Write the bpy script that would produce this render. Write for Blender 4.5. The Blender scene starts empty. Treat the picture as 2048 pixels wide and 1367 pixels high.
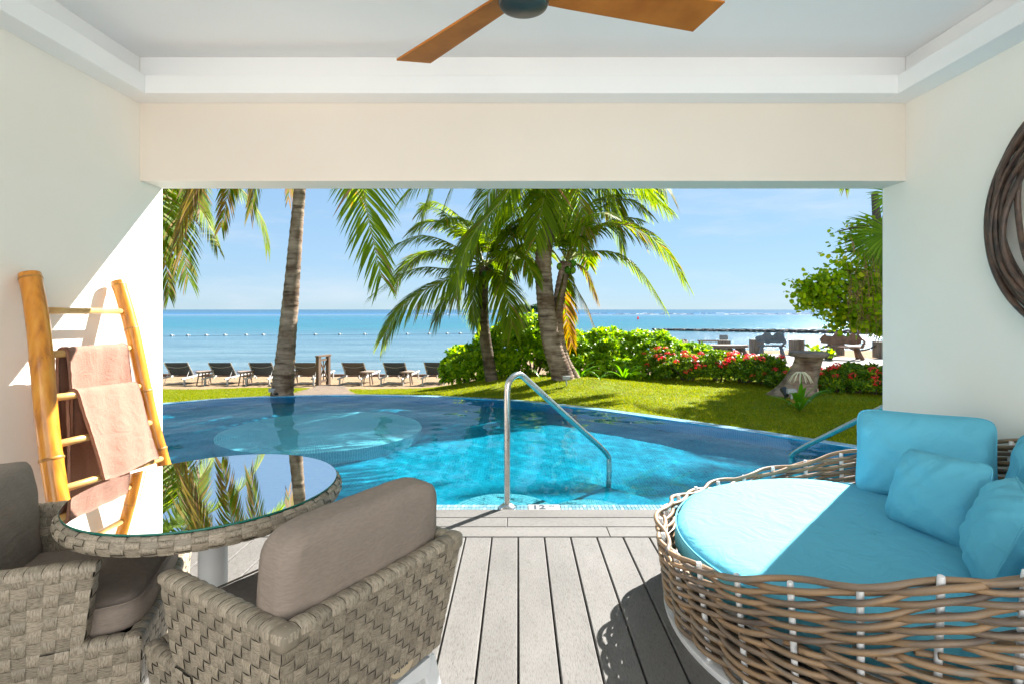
import bpy, math, random
import numpy as np
from mathutils import Vector, Matrix
random.seed(7); RS = np.random.RandomState(7)
PI = math.pi; R = math.radians
sc = bpy.context.scene; COL = sc.collection

# ------------------------------------------------------------------ camera, sky, sun, exposure
F = 1075.0; CX = 1036.0; CY = 619.0; H = 1.35          # focal length and vanishing point measured in the 2048 px photograph
cd = bpy.data.cameras.new('camera'); cam = bpy.data.objects.new('camera', cd); COL.objects.link(cam)
cd.sensor_width = 36; cd.lens = 36 * F / 2048
cd.shift_x = -(CX - 1024) / 2048; cd.shift_y = (CY - 683.5) / 2048
cd.clip_start = .05; cd.clip_end = 30000
cam.location = (0, 0, H); cam.rotation_euler = (R(90), 0, 0); sc.camera = cam
SUN_AZ, SUN_EL = R(43.5), R(38.0)                       # azimuth from +Y towards +X
w = bpy.data.worlds.new('World'); sc.world = w; w.use_nodes = True
_nt = w.node_tree; _sky = _nt.nodes.new('ShaderNodeTexSky'); _sky.sky_type = 'NISHITA'; _sky.sun_disc = False
_sky.sun_elevation = SUN_EL; _sky.sun_rotation = SUN_AZ; _sky.air_density = 1.0; _sky.dust_density = 0.0; _sky.ozone_density = 1.5
_g = _nt.nodes.new('ShaderNodeGamma'); _g.inputs[1].default_value = .55; _hs = _nt.nodes.new('ShaderNodeHueSaturation'); _hs.inputs['Saturation'].default_value = 1.3; _hs.inputs['Value'].default_value = 1.2; _tn = _nt.nodes.new('ShaderNodeMixRGB'); _tn.blend_type = 'MULTIPLY'; _tn.inputs[0].default_value = 1; _tn.inputs[2].default_value = (.74, .93, 1.20, 1)
_nt.links.new(_sky.outputs[0], _g.inputs[0]); _nt.links.new(_g.outputs[0], _hs.inputs['Color']); _nt.links.new(_hs.outputs[0], _tn.inputs[1]); _cm = _nt.nodes.new('ShaderNodeMixRGB'); _cm.inputs[0].default_value = .55; _cm.inputs[2].default_value = (1.95, 3.05, 4.1, 1); _nt.links.new(_tn.outputs[0], _cm.inputs[1]); 
_tc = _nt.nodes.new('ShaderNodeTexCoord'); _mp = _nt.nodes.new('ShaderNodeMapping'); _mp.inputs['Scale'].default_value = (2.2, 2.2, 13); _nt.links.new(_tc.outputs['Generated'], _mp.inputs[0])
_nz = _nt.nodes.new('ShaderNodeTexNoise'); _nz.inputs['Scale'].default_value = 1.3; _nz.inputs['Detail'].default_value = 7; _nz.inputs['Roughness'].default_value = .62; _nt.links.new(_mp.outputs[0], _nz.inputs[0])
_rp = _nt.nodes.new('ShaderNodeValToRGB'); _rp.color_ramp.elements[0].position = .50; _rp.color_ramp.elements[0].color = (0, 0, 0, 1); _rp.color_ramp.elements[1].position = .78; _rp.color_ramp.elements[1].color = (.55, .55, .55, 1); _nt.links.new(_nz.outputs[0], _rp.inputs[0])
_cl = _nt.nodes.new('ShaderNodeMixRGB'); _cl.inputs[2].default_value = (3.5, 3.9, 4.3, 1); _nt.links.new(_rp.outputs[0], _cl.inputs[0]); _nt.links.new(_cm.outputs[0], _cl.inputs[1]); _nt.links.new(_cl.outputs[0], _nt.nodes['Background'].inputs[0]); _nt.nodes['Background'].inputs[1].default_value = 0.055
_l = bpy.data.lights.new('sun', 'SUN'); _l.energy = 5.0; _l.angle = R(.5); _l.color = (1, .97, .92); _l.cycles.is_caustics_light = True
sun = bpy.data.objects.new('sun', _l); COL.objects.link(sun)
sun.rotation_euler = Vector((-math.sin(SUN_AZ) * math.cos(SUN_EL), -math.cos(SUN_AZ) * math.cos(SUN_EL), -math.sin(SUN_EL))).to_track_quat('-Z', 'Y').to_euler()
vs = sc.view_settings
vs.view_transform = 'Standard'; vs.look = 'None'; vs.gamma = 1; vs.use_curve_mapping = False; vs.exposure = 2.1
sc.render.film_transparent = False
cy = sc.cycles
cy.max_bounces = 10; cy.diffuse_bounces = 8; cy.glossy_bounces = 4; cy.transmission_bounces = 8; cy.transparent_max_bounces = 24
cy.use_denoising = True; cy.sample_clamp_indirect = 6; cy.caustics_reflective = False; cy.caustics_refractive = True

def px(x, y, Y):                                        # a pixel of the photograph at distance Y -> point in the place
    return Vector(((x - CX) * Y / F, Y, H - (y - CY) * Y / F))

# ------------------------------------------------------------------ materials
def mk(name):
    m = bpy.data.materials.new(name); m.use_nodes = True; nt = m.node_tree
    return m, nt, nt.nodes['Principled BSDF']
def N(nt, t, **kw):
    n = nt.nodes.new(t)
    for k, v in kw.items():
        if k in n.inputs.keys(): n.inputs[k].default_value = v
        else: setattr(n, k, v)
    return n
def ramp(nt, fac, stops):
    r = nt.nodes.new('ShaderNodeValToRGB'); nt.links.new(fac, r.inputs[0])
    while len(r.color_ramp.elements) < len(stops): r.color_ramp.elements.new(.5)
    for e, (p, c) in zip(r.color_ramp.elements, stops): e.position = p; e.color = (*c, 1) if len(c) == 3 else c
    return r.outputs[0]
def coords(nt, kind, scale=(1, 1, 1)):
    tc = nt.nodes.new('ShaderNodeTexCoord'); mp = nt.nodes.new('ShaderNodeMapping'); mp.inputs['Scale'].default_value = scale
    nt.links.new(tc.outputs[kind], mp.inputs[0]); return mp.outputs[0]
def world_coords(nt, scale=(1, 1, 1)):
    g = nt.nodes.new('ShaderNodeNewGeometry'); mp = nt.nodes.new('ShaderNodeMapping'); mp.inputs['Scale'].default_value = scale
    nt.links.new(g.outputs['Position'], mp.inputs[0]); return mp.outputs[0]
def bump(nt, b, h, strength, dist=.01):
    bn = nt.nodes.new('ShaderNodeBump'); bn.inputs['Strength'].default_value = strength; bn.inputs['Distance'].default_value = dist
    nt.links.new(h, bn.inputs['Height']); nt.links.new(bn.outputs[0], b.inputs['Normal'])
def M(name, c1, c2=None, rough=.55, scale=4, stretch=(1, 1, 1), bmp=0, bscale=80, bdist=.003, metal=0, spec=.5, island=None, kind='world', detail=6, lo=.35, hi=.65, coat=0, wrinkle=0, wscale=9):
    m, nt, b = mk(name)
    co = world_coords(nt, stretch) if kind == 'world' else coords(nt, kind, stretch)
    c2 = c2 or tuple(x * .8 for x in c1)
    n = N(nt, 'ShaderNodeTexNoise', Scale=scale, Detail=detail); nt.links.new(co, n.inputs[0])
    col = ramp(nt, n.outputs[0], [(lo, c1), (hi, c2)])
    if island:
        g = nt.nodes.new('ShaderNodeNewGeometry'); oi = nt.nodes.new('ShaderNodeObjectInfo')
        hsv = nt.nodes.new('ShaderNodeHueSaturation'); mr = nt.nodes.new('ShaderNodeMapRange')
        mr.inputs['To Min'].default_value = 1 - island; mr.inputs['To Max'].default_value = 1 + island
        nt.links.new(g.outputs['Random Per Island'], mr.inputs[0]); nt.links.new(mr.outputs[0], hsv.inputs['Value'])
        nt.links.new(col, hsv.inputs['Color']); col = hsv.outputs[0]
    nt.links.new(col, b.inputs['Base Color']); b.inputs['Roughness'].default_value = rough; b.inputs['Metallic'].default_value = metal
    b.inputs['Specular IOR Level'].default_value = spec; b.inputs['Coat Weight'].default_value = coat
    if bmp:
        n2 = N(nt, 'ShaderNodeTexNoise', Scale=bscale, Detail=4); nt.links.new(co, n2.inputs[0]); bump(nt, b, n2.outputs[0], bmp, bdist)
    if wrinkle:                                          # soft creases under the cloth grain
        n3 = N(nt, 'ShaderNodeTexNoise', Scale=wscale, Detail=3, Distortion=1.6); nt.links.new(co, n3.inputs[0])
        b2 = nt.nodes.new('ShaderNodeBump'); b2.inputs['Strength'].default_value = wrinkle; b2.inputs['Distance'].default_value = .03; nt.links.new(n3.outputs[0], b2.inputs['Height'])
        if b.inputs['Normal'].is_linked: nt.links.new(b2.outputs[0], b.inputs['Normal'].links[0].from_node.inputs['Normal'])
        else: nt.links.new(b2.outputs[0], b.inputs['Normal'])
    return m
def leafM(name, stops, trans=.45, rough=.5, spec=.2):
    m, nt, b = mk(name); g = nt.nodes.new('ShaderNodeNewGeometry')
    col = ramp(nt, g.outputs['Random Per Island'], stops)
    nt.links.new(col, b.inputs['Base Color']); b.inputs['Roughness'].default_value = rough; b.inputs['Specular IOR Level'].default_value = spec
    t = nt.nodes.new('ShaderNodeBsdfTranslucent'); hs = N(nt, 'ShaderNodeHueSaturation', Value=1.7, Saturation=1.1, Hue=.487)
    nt.links.new(col, hs.inputs['Color']); nt.links.new(hs.outputs[0], t.inputs[0])
    mx = nt.nodes.new('ShaderNodeMixShader'); mx.inputs[0].default_value = trans
    nt.links.new(b.outputs[0], mx.inputs[1]); nt.links.new(t.outputs[0], mx.inputs[2]); nt.links.new(mx.outputs[0], nt.nodes['Material Output'].inputs[0])
    return m
def uvgrain(name, c1, c2, c3, su=3, sv=60, rough=.5, island=.22, bmp=.3, spec=.4):
    m, nt, b = mk(name); tc = nt.nodes.new('ShaderNodeTexCoord'); g = nt.nodes.new('ShaderNodeNewGeometry')
    ml = N(nt, 'ShaderNodeMath', operation='MULTIPLY'); ml.inputs[1].default_value = 37.0; nt.links.new(g.outputs['Random Per Island'], ml.inputs[0])
    cb = nt.nodes.new('ShaderNodeCombineXYZ'); nt.links.new(ml.outputs[0], cb.inputs[0]); nt.links.new(ml.outputs[0], cb.inputs[1])
    mp = nt.nodes.new('ShaderNodeMapping'); mp.inputs['Scale'].default_value = (su, sv, 1)
    nt.links.new(tc.outputs['UV'], mp.inputs[0]); nt.links.new(cb.outputs[0], mp.inputs['Location'])
    n = N(nt, 'ShaderNodeTexNoise', Scale=1, Detail=5, Roughness=.65); nt.links.new(mp.outputs[0], n.inputs[0])
    col = ramp(nt, n.outputs[0], [(.3, c1), (.5, c2), (.72, c3)])
    hsv = nt.nodes.new('ShaderNodeHueSaturation'); mr = nt.nodes.new('ShaderNodeMapRange')
    mr.inputs['To Min'].default_value = 1 - island; mr.inputs['To Max'].default_value = 1 + island
    nt.links.new(g.outputs['Random Per Island'], mr.inputs[0]); nt.links.new(mr.outputs[0], hsv.inputs['Value']); nt.links.new(col, hsv.inputs['Color'])
    nt.links.new(hsv.outputs[0], b.inputs['Base Color']); b.inputs['Roughness'].default_value = rough; b.inputs['Specular IOR Level'].default_value = spec
    bump(nt, b, n.outputs[0], bmp, .002); return m

wall_paint = M('wall_paint', (.875, .845, .785), (.845, .81, .745), rough=.7, scale=1.3, bmp=.12, bscale=260, bdist=.001)
ceil_paint = M('ceiling_paint', (.87, .87, .87), (.84, .845, .85), rough=.75, scale=1.1, bmp=.08, bscale=240, bdist=.001)
beam_paint = M('beam_paint', (.77, .70, .62), (.74, .67, .59), rough=.7, scale=1.2, bmp=.12, bscale=260, bdist=.001)
dark_gap = M('deck_underside', (.03, .028, .025), rough=.9)
white_metal = M('white_metal', (.74, .75, .76), (.70, .71, .72), rough=.35, scale=8)
steel = M('brushed_steel', (.62, .60, .57), (.5, .49, .47), rough=.24, scale=14, metal=1, bmp=.05, bscale=300)
bronze = M('bronze', (.07, .065, .06), (.09, .08, .07), rough=.35, scale=10, metal=.7)
wood_blade = M('fan_wood', (.52, .175, .022), (.38, .115, .012), rough=.5, spec=.2, scale=6, stretch=(1, 1, 1), detail=8, kind='Object')
taupe = M('taupe_fabric', (.29, .235, .195), (.255, .205, .17), rough=.9, scale=60, stretch=(1, 1, 4), bmp=.5, bscale=700, bdist=.0015, spec=.2, wrinkle=.15, wscale=6)
turq = M('turquoise_fabric', (.125, .465, .625), (.115, .44, .595), rough=.85, scale=3, bmp=.35, bscale=500, bdist=.001, spec=.25, wrinkle=.35, wscale=7)
wicker = uvgrain('wicker_strip', (.11, .085, .06), (.30, .25, .185), (.42, .365, .29), su=2.2, sv=10)
wicker_dark = M('wicker_backing', (.035, .028, .022), rough=.9)
rattan = None
terrycloth = M('pink_towel', (.36, .20, .15), (.31, .17, .125), rough=.95, scale=160, bmp=1, bscale=330, bdist=.006, spec=.1, wrinkle=.3, wscale=9)
tree_bark = None

def bamboo_mat():
    m, nt, b = mk('bamboo'); co = world_coords(nt, (30, 30, 2.2))
    n = N(nt, 'ShaderNodeTexNoise', Scale=1, Detail=6); nt.links.new(co, n.inputs[0])
    nt.links.new(ramp(nt, n.outputs[0], [(.3, (.66, .30, .035)), (.5, (.58, .22, .016)), (.7, (.36, .12, .01))]), b.inputs['Base Color'])
    b.inputs['Roughness'].default_value = .28; b.inputs['Coat Weight'].default_value = .3; bump(nt, b, n.outputs[0], .15, .003); return m
bamboo = bamboo_mat()
bamboo_node = M('bamboo_node', (.50, .22, .03), (.26, .11, .02), rough=.5, scale=25)
rung_mat = M('bamboo_rung', (.58, .36, .13), (.46, .26, .08), rough=.35, scale=12)

def rattan_mat():
    m, nt, b = mk('rattan_cane'); tc = nt.nodes.new('ShaderNodeTexCoord'); oi = nt.nodes.new('ShaderNodeObjectInfo')
    ml = N(nt, 'ShaderNodeMath', operation='MULTIPLY'); ml.inputs[1].default_value = 51.0; nt.links.new(oi.outputs['Random'], ml.inputs[0])
    cb = nt.nodes.new('ShaderNodeCombineXYZ'); nt.links.new(ml.outputs[0], cb.inputs[0])
    mp = nt.nodes.new('ShaderNodeMapping'); mp.inputs['Scale'].default_value = (3.2, 1.2, 1); nt.links.new(tc.outputs['UV'], mp.inputs[0]); nt.links.new(cb.outputs[0], mp.inputs['Location'])
    n = N(nt, 'ShaderNodeTexNoise', Scale=1, Detail=3); nt.links.new(mp.outputs[0], n.inputs[0])
    n2 = N(nt, 'ShaderNodeTexNoise', Scale=40, Detail=3); nt.links.new(mp.outputs[0], n2.inputs[0])
    c = ramp(nt, n.outputs[0], [(.30, (.10, .075, .06)), (.44, (.235, .17, .115)), (.56, (.33, .205, .105)), (.70, (.24, .20, .16))])
    mx = N(nt, 'ShaderNodeMixRGB', blend_type='MULTIPLY'); mx.inputs[0].default_value = .5; nt.links.new(c, mx.inputs[1]); nt.links.new(ramp(nt, n2.outputs[0], [(.3, (.6, .6, .6)), (.7, (1, 1, 1))]), mx.inputs[2])
    nt.links.new(mx.outputs[0], b.inputs['Base Color']); b.inputs['Roughness'].default_value = .5; return m
rattan = rattan_mat()

def deck_mat():
    m, nt, b = mk('deck_composite'); tc = nt.nodes.new('ShaderNodeTexCoord'); oi = nt.nodes.new('ShaderNodeObjectInfo')
    ad = nt.nodes.new('ShaderNodeVectorMath'); ad.operation = 'ADD'
    ml = N(nt, 'ShaderNodeMath', operation='MULTIPLY'); ml.inputs[1].default_value = 91.0; nt.links.new(oi.outputs['Random'], ml.inputs[0])
    nt.links.new(tc.outputs['UV'], ad.inputs[0]); nt.links.new(ml.outputs[0], ad.inputs[1])
    def nz(sx, sy, s, d):
        mp = nt.nodes.new('ShaderNodeMapping'); mp.inputs['Scale'].default_value = (sx, sy, 1); nt.links.new(ad.outputs[0], mp.inputs[0])
        n = N(nt, 'ShaderNodeTexNoise', Scale=s, Detail=d, Roughness=.6); nt.links.new(mp.outputs[0], n.inputs[0]); return n.outputs[0]
    fine = nz(260, 45, 1, 4); broad = nz(6, 2.2, 1, 4); spots = nz(30, 9, 1, 3)
    c = ramp(nt, fine, [(.30, (.085, .080, .074)), (.45, (.132, .126, .119)), (.7, (.158, .151, .143))])
    mx = N(nt, 'ShaderNodeMixRGB', blend_type='MULTIPLY'); mx.inputs[0].default_value = .8; nt.links.new(c, mx.inputs[1]); nt.links.new(ramp(nt, broad, [(.3, (.8, .79, .78)), (.7, (1.06, 1.05, 1.04))]), mx.inputs[2])
    mx2 = N(nt, 'ShaderNodeMixRGB', blend_type='MULTIPLY'); mx2.inputs[0].default_value = .5; nt.links.new(mx.outputs[0], mx2.inputs[1]); nt.links.new(ramp(nt, spots, [(.28, (.72, .7, .66)), (.42, (1, 1, 1))]), mx2.inputs[2])
    hsv = nt.nodes.new('ShaderNodeHueSaturation'); mr = nt.nodes.new('ShaderNodeMapRange'); mr.inputs['To Min'].default_value = .93; mr.inputs['To Max'].default_value = 1.07
    nt.links.new(oi.outputs['Random'], mr.inputs[0]); nt.links.new(mr.outputs[0], hsv.inputs['Value']); nt.links.new(mx2.outputs[0], hsv.inputs['Color'])
    nt.links.new(hsv.outputs[0], b.inputs['Base Color']); b.inputs['Roughness'].default_value = .75; b.inputs['Specular IOR Level'].default_value = .25
    bump(nt, b, fine, .5, .0015); return m
deck_m = deck_mat()

def tile_mat(name, size, cols, grout, rough=.15, mortar=.09):
    m, nt, b = mk(name); tc = nt.nodes.new('ShaderNodeTexCoord')
    br = N(nt, 'ShaderNodeTexBrick', Scale=1.0 / size); br.offset = 0; br.squash = 1
    br.inputs['Brick Width'].default_value = 1; br.inputs['Row Height'].default_value = 1; br.inputs['Mortar Size'].default_value = mortar; br.inputs['Mortar Smooth'].default_value = .1
    br.inputs['Color1'].default_value = (0, 0, 0, 1); br.inputs['Color2'].default_value = (1, 1, 1, 1); br.inputs['Mortar'].default_value = (0, 0, 0, 1)
    nt.links.new(tc.outputs['UV'], br.inputs[0])
    sn = N(nt, 'ShaderNodeVectorMath', operation='SNAP'); sn.inputs[1].default_value = (size, size, size); nt.links.new(tc.outputs['UV'], sn.inputs[0])
    wn = nt.nodes.new('ShaderNodeTexWhiteNoise'); nt.links.new(sn.outputs[0], wn.inputs[0])
    c = ramp(nt, wn.outputs[0], [(i / max(1, len(cols) - 1), q) for i, q in enumerate(cols)])
    mx = nt.nodes.new('ShaderNodeMixRGB'); nt.links.new(br.outputs['Fac'], mx.inputs[0]); nt.links.new(c, mx.inputs[1]); mx.inputs[2].default_value = (*grout, 1)
    nt.links.new(mx.outputs[0], b.inputs['Base Color']); b.inputs['Roughness'].default_value = rough; return m
pool_tile = tile_mat('pool_mosaic', .025, [(.004, .15, .25), (.006, .205, .31), (.012, .26, .35), (.005, .17, .28)], (.03, .30, .37))
shelf_tile = tile_mat('shelf_mosaic', .025, [(.14, .40, .50), (.22, .48, .57), (.32, .55, .62)], (.62, .74, .76))
step_tile = tile_mat('step_mosaic', .03, [(.05, .24, .32), (.08, .30, .38), (.12, .36, .42)], (.42, .52, .54))
rim_tile = leafM('rim_glass_tile', [(0, (.10, .22, .28)), (.5, (.16, .28, .33)), (1, (.24, .35, .38))], trans=.0, rough=.15)
grout = M('white_grout', (.27, .30, .30), (.24, .27, .27), rough=.7, scale=20)
wall_tile = tile_mat('pool_wall_mosaic', .025, [(.01, .34, .72), (.015, .40, .78), (.02, .45, .82)], (.08, .50, .80))
edge_tile = tile_mat('edge_mosaic', .025, [(.10, .27, .40), (.15, .33, .45), (.2, .38, .48)], (.32, .44, .50), rough=.2)

def grass_ground():
    m, nt, b = mk('turf'); co = world_coords(nt)
    n1 = N(nt, 'ShaderNodeTexNoise', Scale=1.1, Detail=6); nt.links.new(co, n1.inputs[0])
    n2 = N(nt, 'ShaderNodeTexNoise', Scale=30, Detail=6); nt.links.new(co, n2.inputs[0])
    c = ramp(nt, n1.outputs[0], [(.30, (.10, .14, .002)), (.52, (.165, .20, .002)), (.72, (.24, .215, .006))])
    mx = N(nt, 'ShaderNodeMixRGB', blend_type='MULTIPLY'); mx.inputs[0].default_value = .8; nt.links.new(c, mx.inputs[1]); nt.links.new(ramp(nt, n2.outputs[0], [(.3, (.5, .55, .4)), (.65, (1.1, 1.1, 1.1))]), mx.inputs[2])
    n3 = N(nt, 'ShaderNodeTexNoise', Scale=2.6, Detail=7, Roughness=.65); nt.links.new(co, n3.inputs[0]); mk_ = ramp(nt, n3.outputs[0], [(.60, (0, 0, 0)), (.68, (1, 1, 1))])
    mo = nt.nodes.new('ShaderNodeMixRGB'); nt.links.new(mk_, mo.inputs[0]); nt.links.new(mx.outputs[0], mo.inputs[1]); mo.inputs[2].default_value = (.13, .085, .045, 1)
    nt.links.new(mo.outputs[0], b.inputs['Base Color']); b.inputs['Roughness'].default_value = .9; b.inputs['Specular IOR Level'].default_value = .1
    bump(nt, b, n2.outputs[0], .9, .03); return m
turf = grass_ground()
blade_m = leafM('grass_blade', [(0, (.10, .15, .002)), (.4, (.165, .22, .002)), (.8, (.24, .26, .003)), (1, (.30, .24, .012))], trans=.4, spec=.2)
sand_m = M('sand', (.27, .185, .11), (.21, .145, .085), rough=.95, scale=3, bmp=.9, bscale=14, bdist=.04, spec=.1)
path_m = M('path_gravel', (.20, .15, .11), (.13, .10, .075), rough=.95, scale=8, bmp=.9, bscale=30, bdist=.03, spec=.1)
paving_m = M('terrace_paving', (.21, .185, .165), (.165, .145, .13), rough=.85, scale=2, stretch=(1, 5, 1))
pale_paving = M('pale_paving', (.78, .75, .71), (.74, .71, .67), rough=.85, scale=2)  # for the added ground behind the viewer, pale to throw sunlight back
facade_paint = M('facade_paint', (.78, .77, .75), (.75, .74, .72), rough=.8, scale=1.5)  # for the added building behind the viewer, white to bounce sunlight
glass_dark = M('window_glass', (.03, .04, .05), rough=.05)
soil_m = M('soil', (.10, .055, .03), (.16, .09, .045), rough=1, scale=9, bmp=.9, bscale=25, bdist=.05)
frond_g = leafM('frond_green', [(0, (.085, .15, .004)), (.5, (.16, .25, .005)), (1, (.26, .33, .008))], trans=.5)
frond_y = leafM('frond_yellow', [(0, (.22, .20, .02)), (.5, (.32, .20, .015)), (1, (.26, .13, .02))], trans=.4)
frond_b = leafM('frond_brown', [(0, (.22, .12, .05)), (.5, (.30, .18, .08)), (1, (.16, .09, .04))], trans=.3)
rachis_m = M('frond_stem', (.22, .24, .04), (.18, .16, .03), rough=.5, scale=8)
hedge_leaf = leafM('hedge_leaf', [(0, (.07, .17, .004)), (.35, (.14, .29, .006)), (.75, (.25, .42, .008)), (1, (.38, .50, .01))], trans=.5, rough=.35)
ixora_leaf = leafM('ixora_leaf', [(0, (.04, .11, .008)), (.5, (.08, .17, .01)), (.85, (.19, .30, .012)), (1, (.36, .42, .015))], trans=.4, rough=.3)
grape_leaf = leafM('grape_leaf', [(0, (.12, .22, .004)), (.5, (.22, .36, .006)), (.85, (.36, .46, .008)), (1, (.46, .46, .015))], trans=.55, rough=.4)
lily_leaf = leafM('lily_leaf', [(0, (.05, .16, .012)), (.6, (.10, .26, .02)), (1, (.22, .36, .03))], trans=.4, rough=.3)
lily_old = leafM('lily_old_leaf', [(0, (.45, .22, .02)), (1, (.50, .30, .04))], trans=.4)
flower_red = leafM('ixora_petal', [(0, (.70, .03, .025)), (.5, (.78, .05, .04)), (1, (.80, .12, .07))], trans=.3)
flower_white = leafM('white_petal', [(0, (.6, .58, .45)), (1, (.7, .66, .5))], trans=.3)
fan_leaf = leafM('fan_leaf', [(0, (.09, .18, .012)), (.5, (.14, .25, .015)), (1, (.22, .32, .02))], trans=.4)
island_leaf = leafM('island_leaf', [(0, (.025, .06, .02)), (1, (.06, .12, .03))], trans=.2)
twig = M('twig', (.12, .085, .06), (.07, .05, .035), rough=.9, scale=30)
drift = M('driftwood', (.24, .185, .15), (.13, .095, .075), rough=.9, scale=5, stretch=(1, 1, 3), bmp=.8, bscale=18, bdist=.03)
drift_red = M('driftwood_reddish', (.27, .15, .10), (.17, .09, .06), rough=.9, scale=5, bmp=.8, bscale=18, bdist=.03)
drift_grey = M('driftwood_grey', (.20, .21, .225), (.13, .135, .15), rough=.9, scale=5, bmp=.8, bscale=18, bdist=.03)
pile_wood = M('pile_wood', (.27, .23, .185), (.13, .10, .08), rough=.9, scale=3, stretch=(6, 6, .7), bmp=.8, bscale=9, bdist=.02)
gate_wood = M('gate_wood', (.14, .085, .05), (.09, .055, .03), rough=.8, scale=5, stretch=(4, 4, 1))
stool_wood = M('stool_wood', (.26, .18, .13), (.20, .14, .10), rough=.7, scale=8)
rope_m = M('rope', (.10, .09, .08), (.06, .05, .045), rough=.95, scale=80)
sling_dark = M('sling_charcoal', (.055, .07, .095), (.045, .058, .078), rough=.8, scale=20)
sling_brown = M('sling_taupe', (.13, .11, .095), (.10, .085, .075), rough=.8, scale=20)
frame_grey = M('lounger_frame', (.55, .54, .52), rough=.4)
rock_m = M('breakwater_rock', (.055, .05, .045), (.10, .09, .08), rough=.95, scale=2)
foam_m = M('surf_foam', (.75, .77, .78), rough=.8)
black_plastic = M('black_plastic', (.02, .022, .025), rough=.4)
white_plastic = M('white_plastic', (.40, .41, .41), rough=.5)
twine = M('wreath_twig', (.10, .06, .04), (.035, .022, .02), rough=.38, scale=16, stretch=(1, 1, 1), bmp=.4, bscale=90, bdist=.003)
depth_white = M('depth_tile_white', (.30, .31, .31), rough=.4)
sign_m = M('sign_stone', (.30, .29, .27), rough=.8)
number_grey = M('number_grey', (.035, .05, .07), rough=.5)
cream_tag = M('tag_cream', (.62, .50, .34), rough=.5)
copper = M('copper_foot', (.35, .13, .05), rough=.4)

def bark_mat(name, a, b_, c, ring=16):
    m, nt, b = mk(name); co = world_coords(nt, (2.5, 2.5, ring)); co2 = world_coords(nt, (5, 5, 5))
    n = N(nt, 'ShaderNodeTexNoise', Scale=1, Detail=6, Roughness=.6); nt.links.new(co, n.inputs[0])
    n2 = N(nt, 'ShaderNodeTexNoise', Scale=1, Detail=5); nt.links.new(co2, n2.inputs[0])
    col = ramp(nt, n.outputs[0], [(.32, c), (.46, b_), (.66, a)])
    mx = N(nt, 'ShaderNodeMixRGB', blend_type='MULTIPLY'); mx.inputs[0].default_value = .9; nt.links.new(col, mx.inputs[1]); nt.links.new(ramp(nt, n2.outputs[0], [(.35, (.5, .42, .36)), (.55, (1, 1, 1))]), mx.inputs[2])
    nt.links.new(mx.outputs[0], b.inputs['Base Color']); b.inputs['Roughness'].default_value = .92; b.inputs['Specular IOR Level'].default_value = .15
    bump(nt, b, n.outputs[0], .9, .03); return m
bark = bark_mat('palm_bark', (.34, .26, .19), (.22, .16, .115), (.08, .055, .04))
bark_dark = bark_mat('palm_bark_dark', (.17, .135, .095), (.11, .085, .06), (.04, .03, .02))

def water_mat():
    m, nt, b = mk('pool_water'); nt.nodes.remove(b)
    rf = nt.nodes.new('ShaderNodeBsdfRefraction'); rf.inputs['Color'].default_value = (.58, .96, 1.0, 1); rf.inputs['Roughness'].default_value = 0; rf.inputs['IOR'].default_value = 1.33
    gl = nt.nodes.new('ShaderNodeBsdfGlossy'); gl.inputs['Roughness'].default_value = 0.0; gl.inputs['Color'].default_value = (1, 1, 1, 1)
    fr = nt.nodes.new('ShaderNodeFresnel'); fr.inputs[0].default_value = 1.33; ml = N(nt, 'ShaderNodeMath', operation='MULTIPLY'); ml.inputs[1].default_value = .5; nt.links.new(fr.outputs[0], ml.inputs[0])
    mx = nt.nodes.new('ShaderNodeMixShader'); nt.links.new(ml.outputs[0], mx.inputs[0]); nt.links.new(rf.outputs[0], mx.inputs[1]); nt.links.new(gl.outputs[0], mx.inputs[2]); nt.links.new(mx.outputs[0], nt.nodes['Material Output'].inputs[0]); return m
pool_water_m = water_mat()

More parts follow.
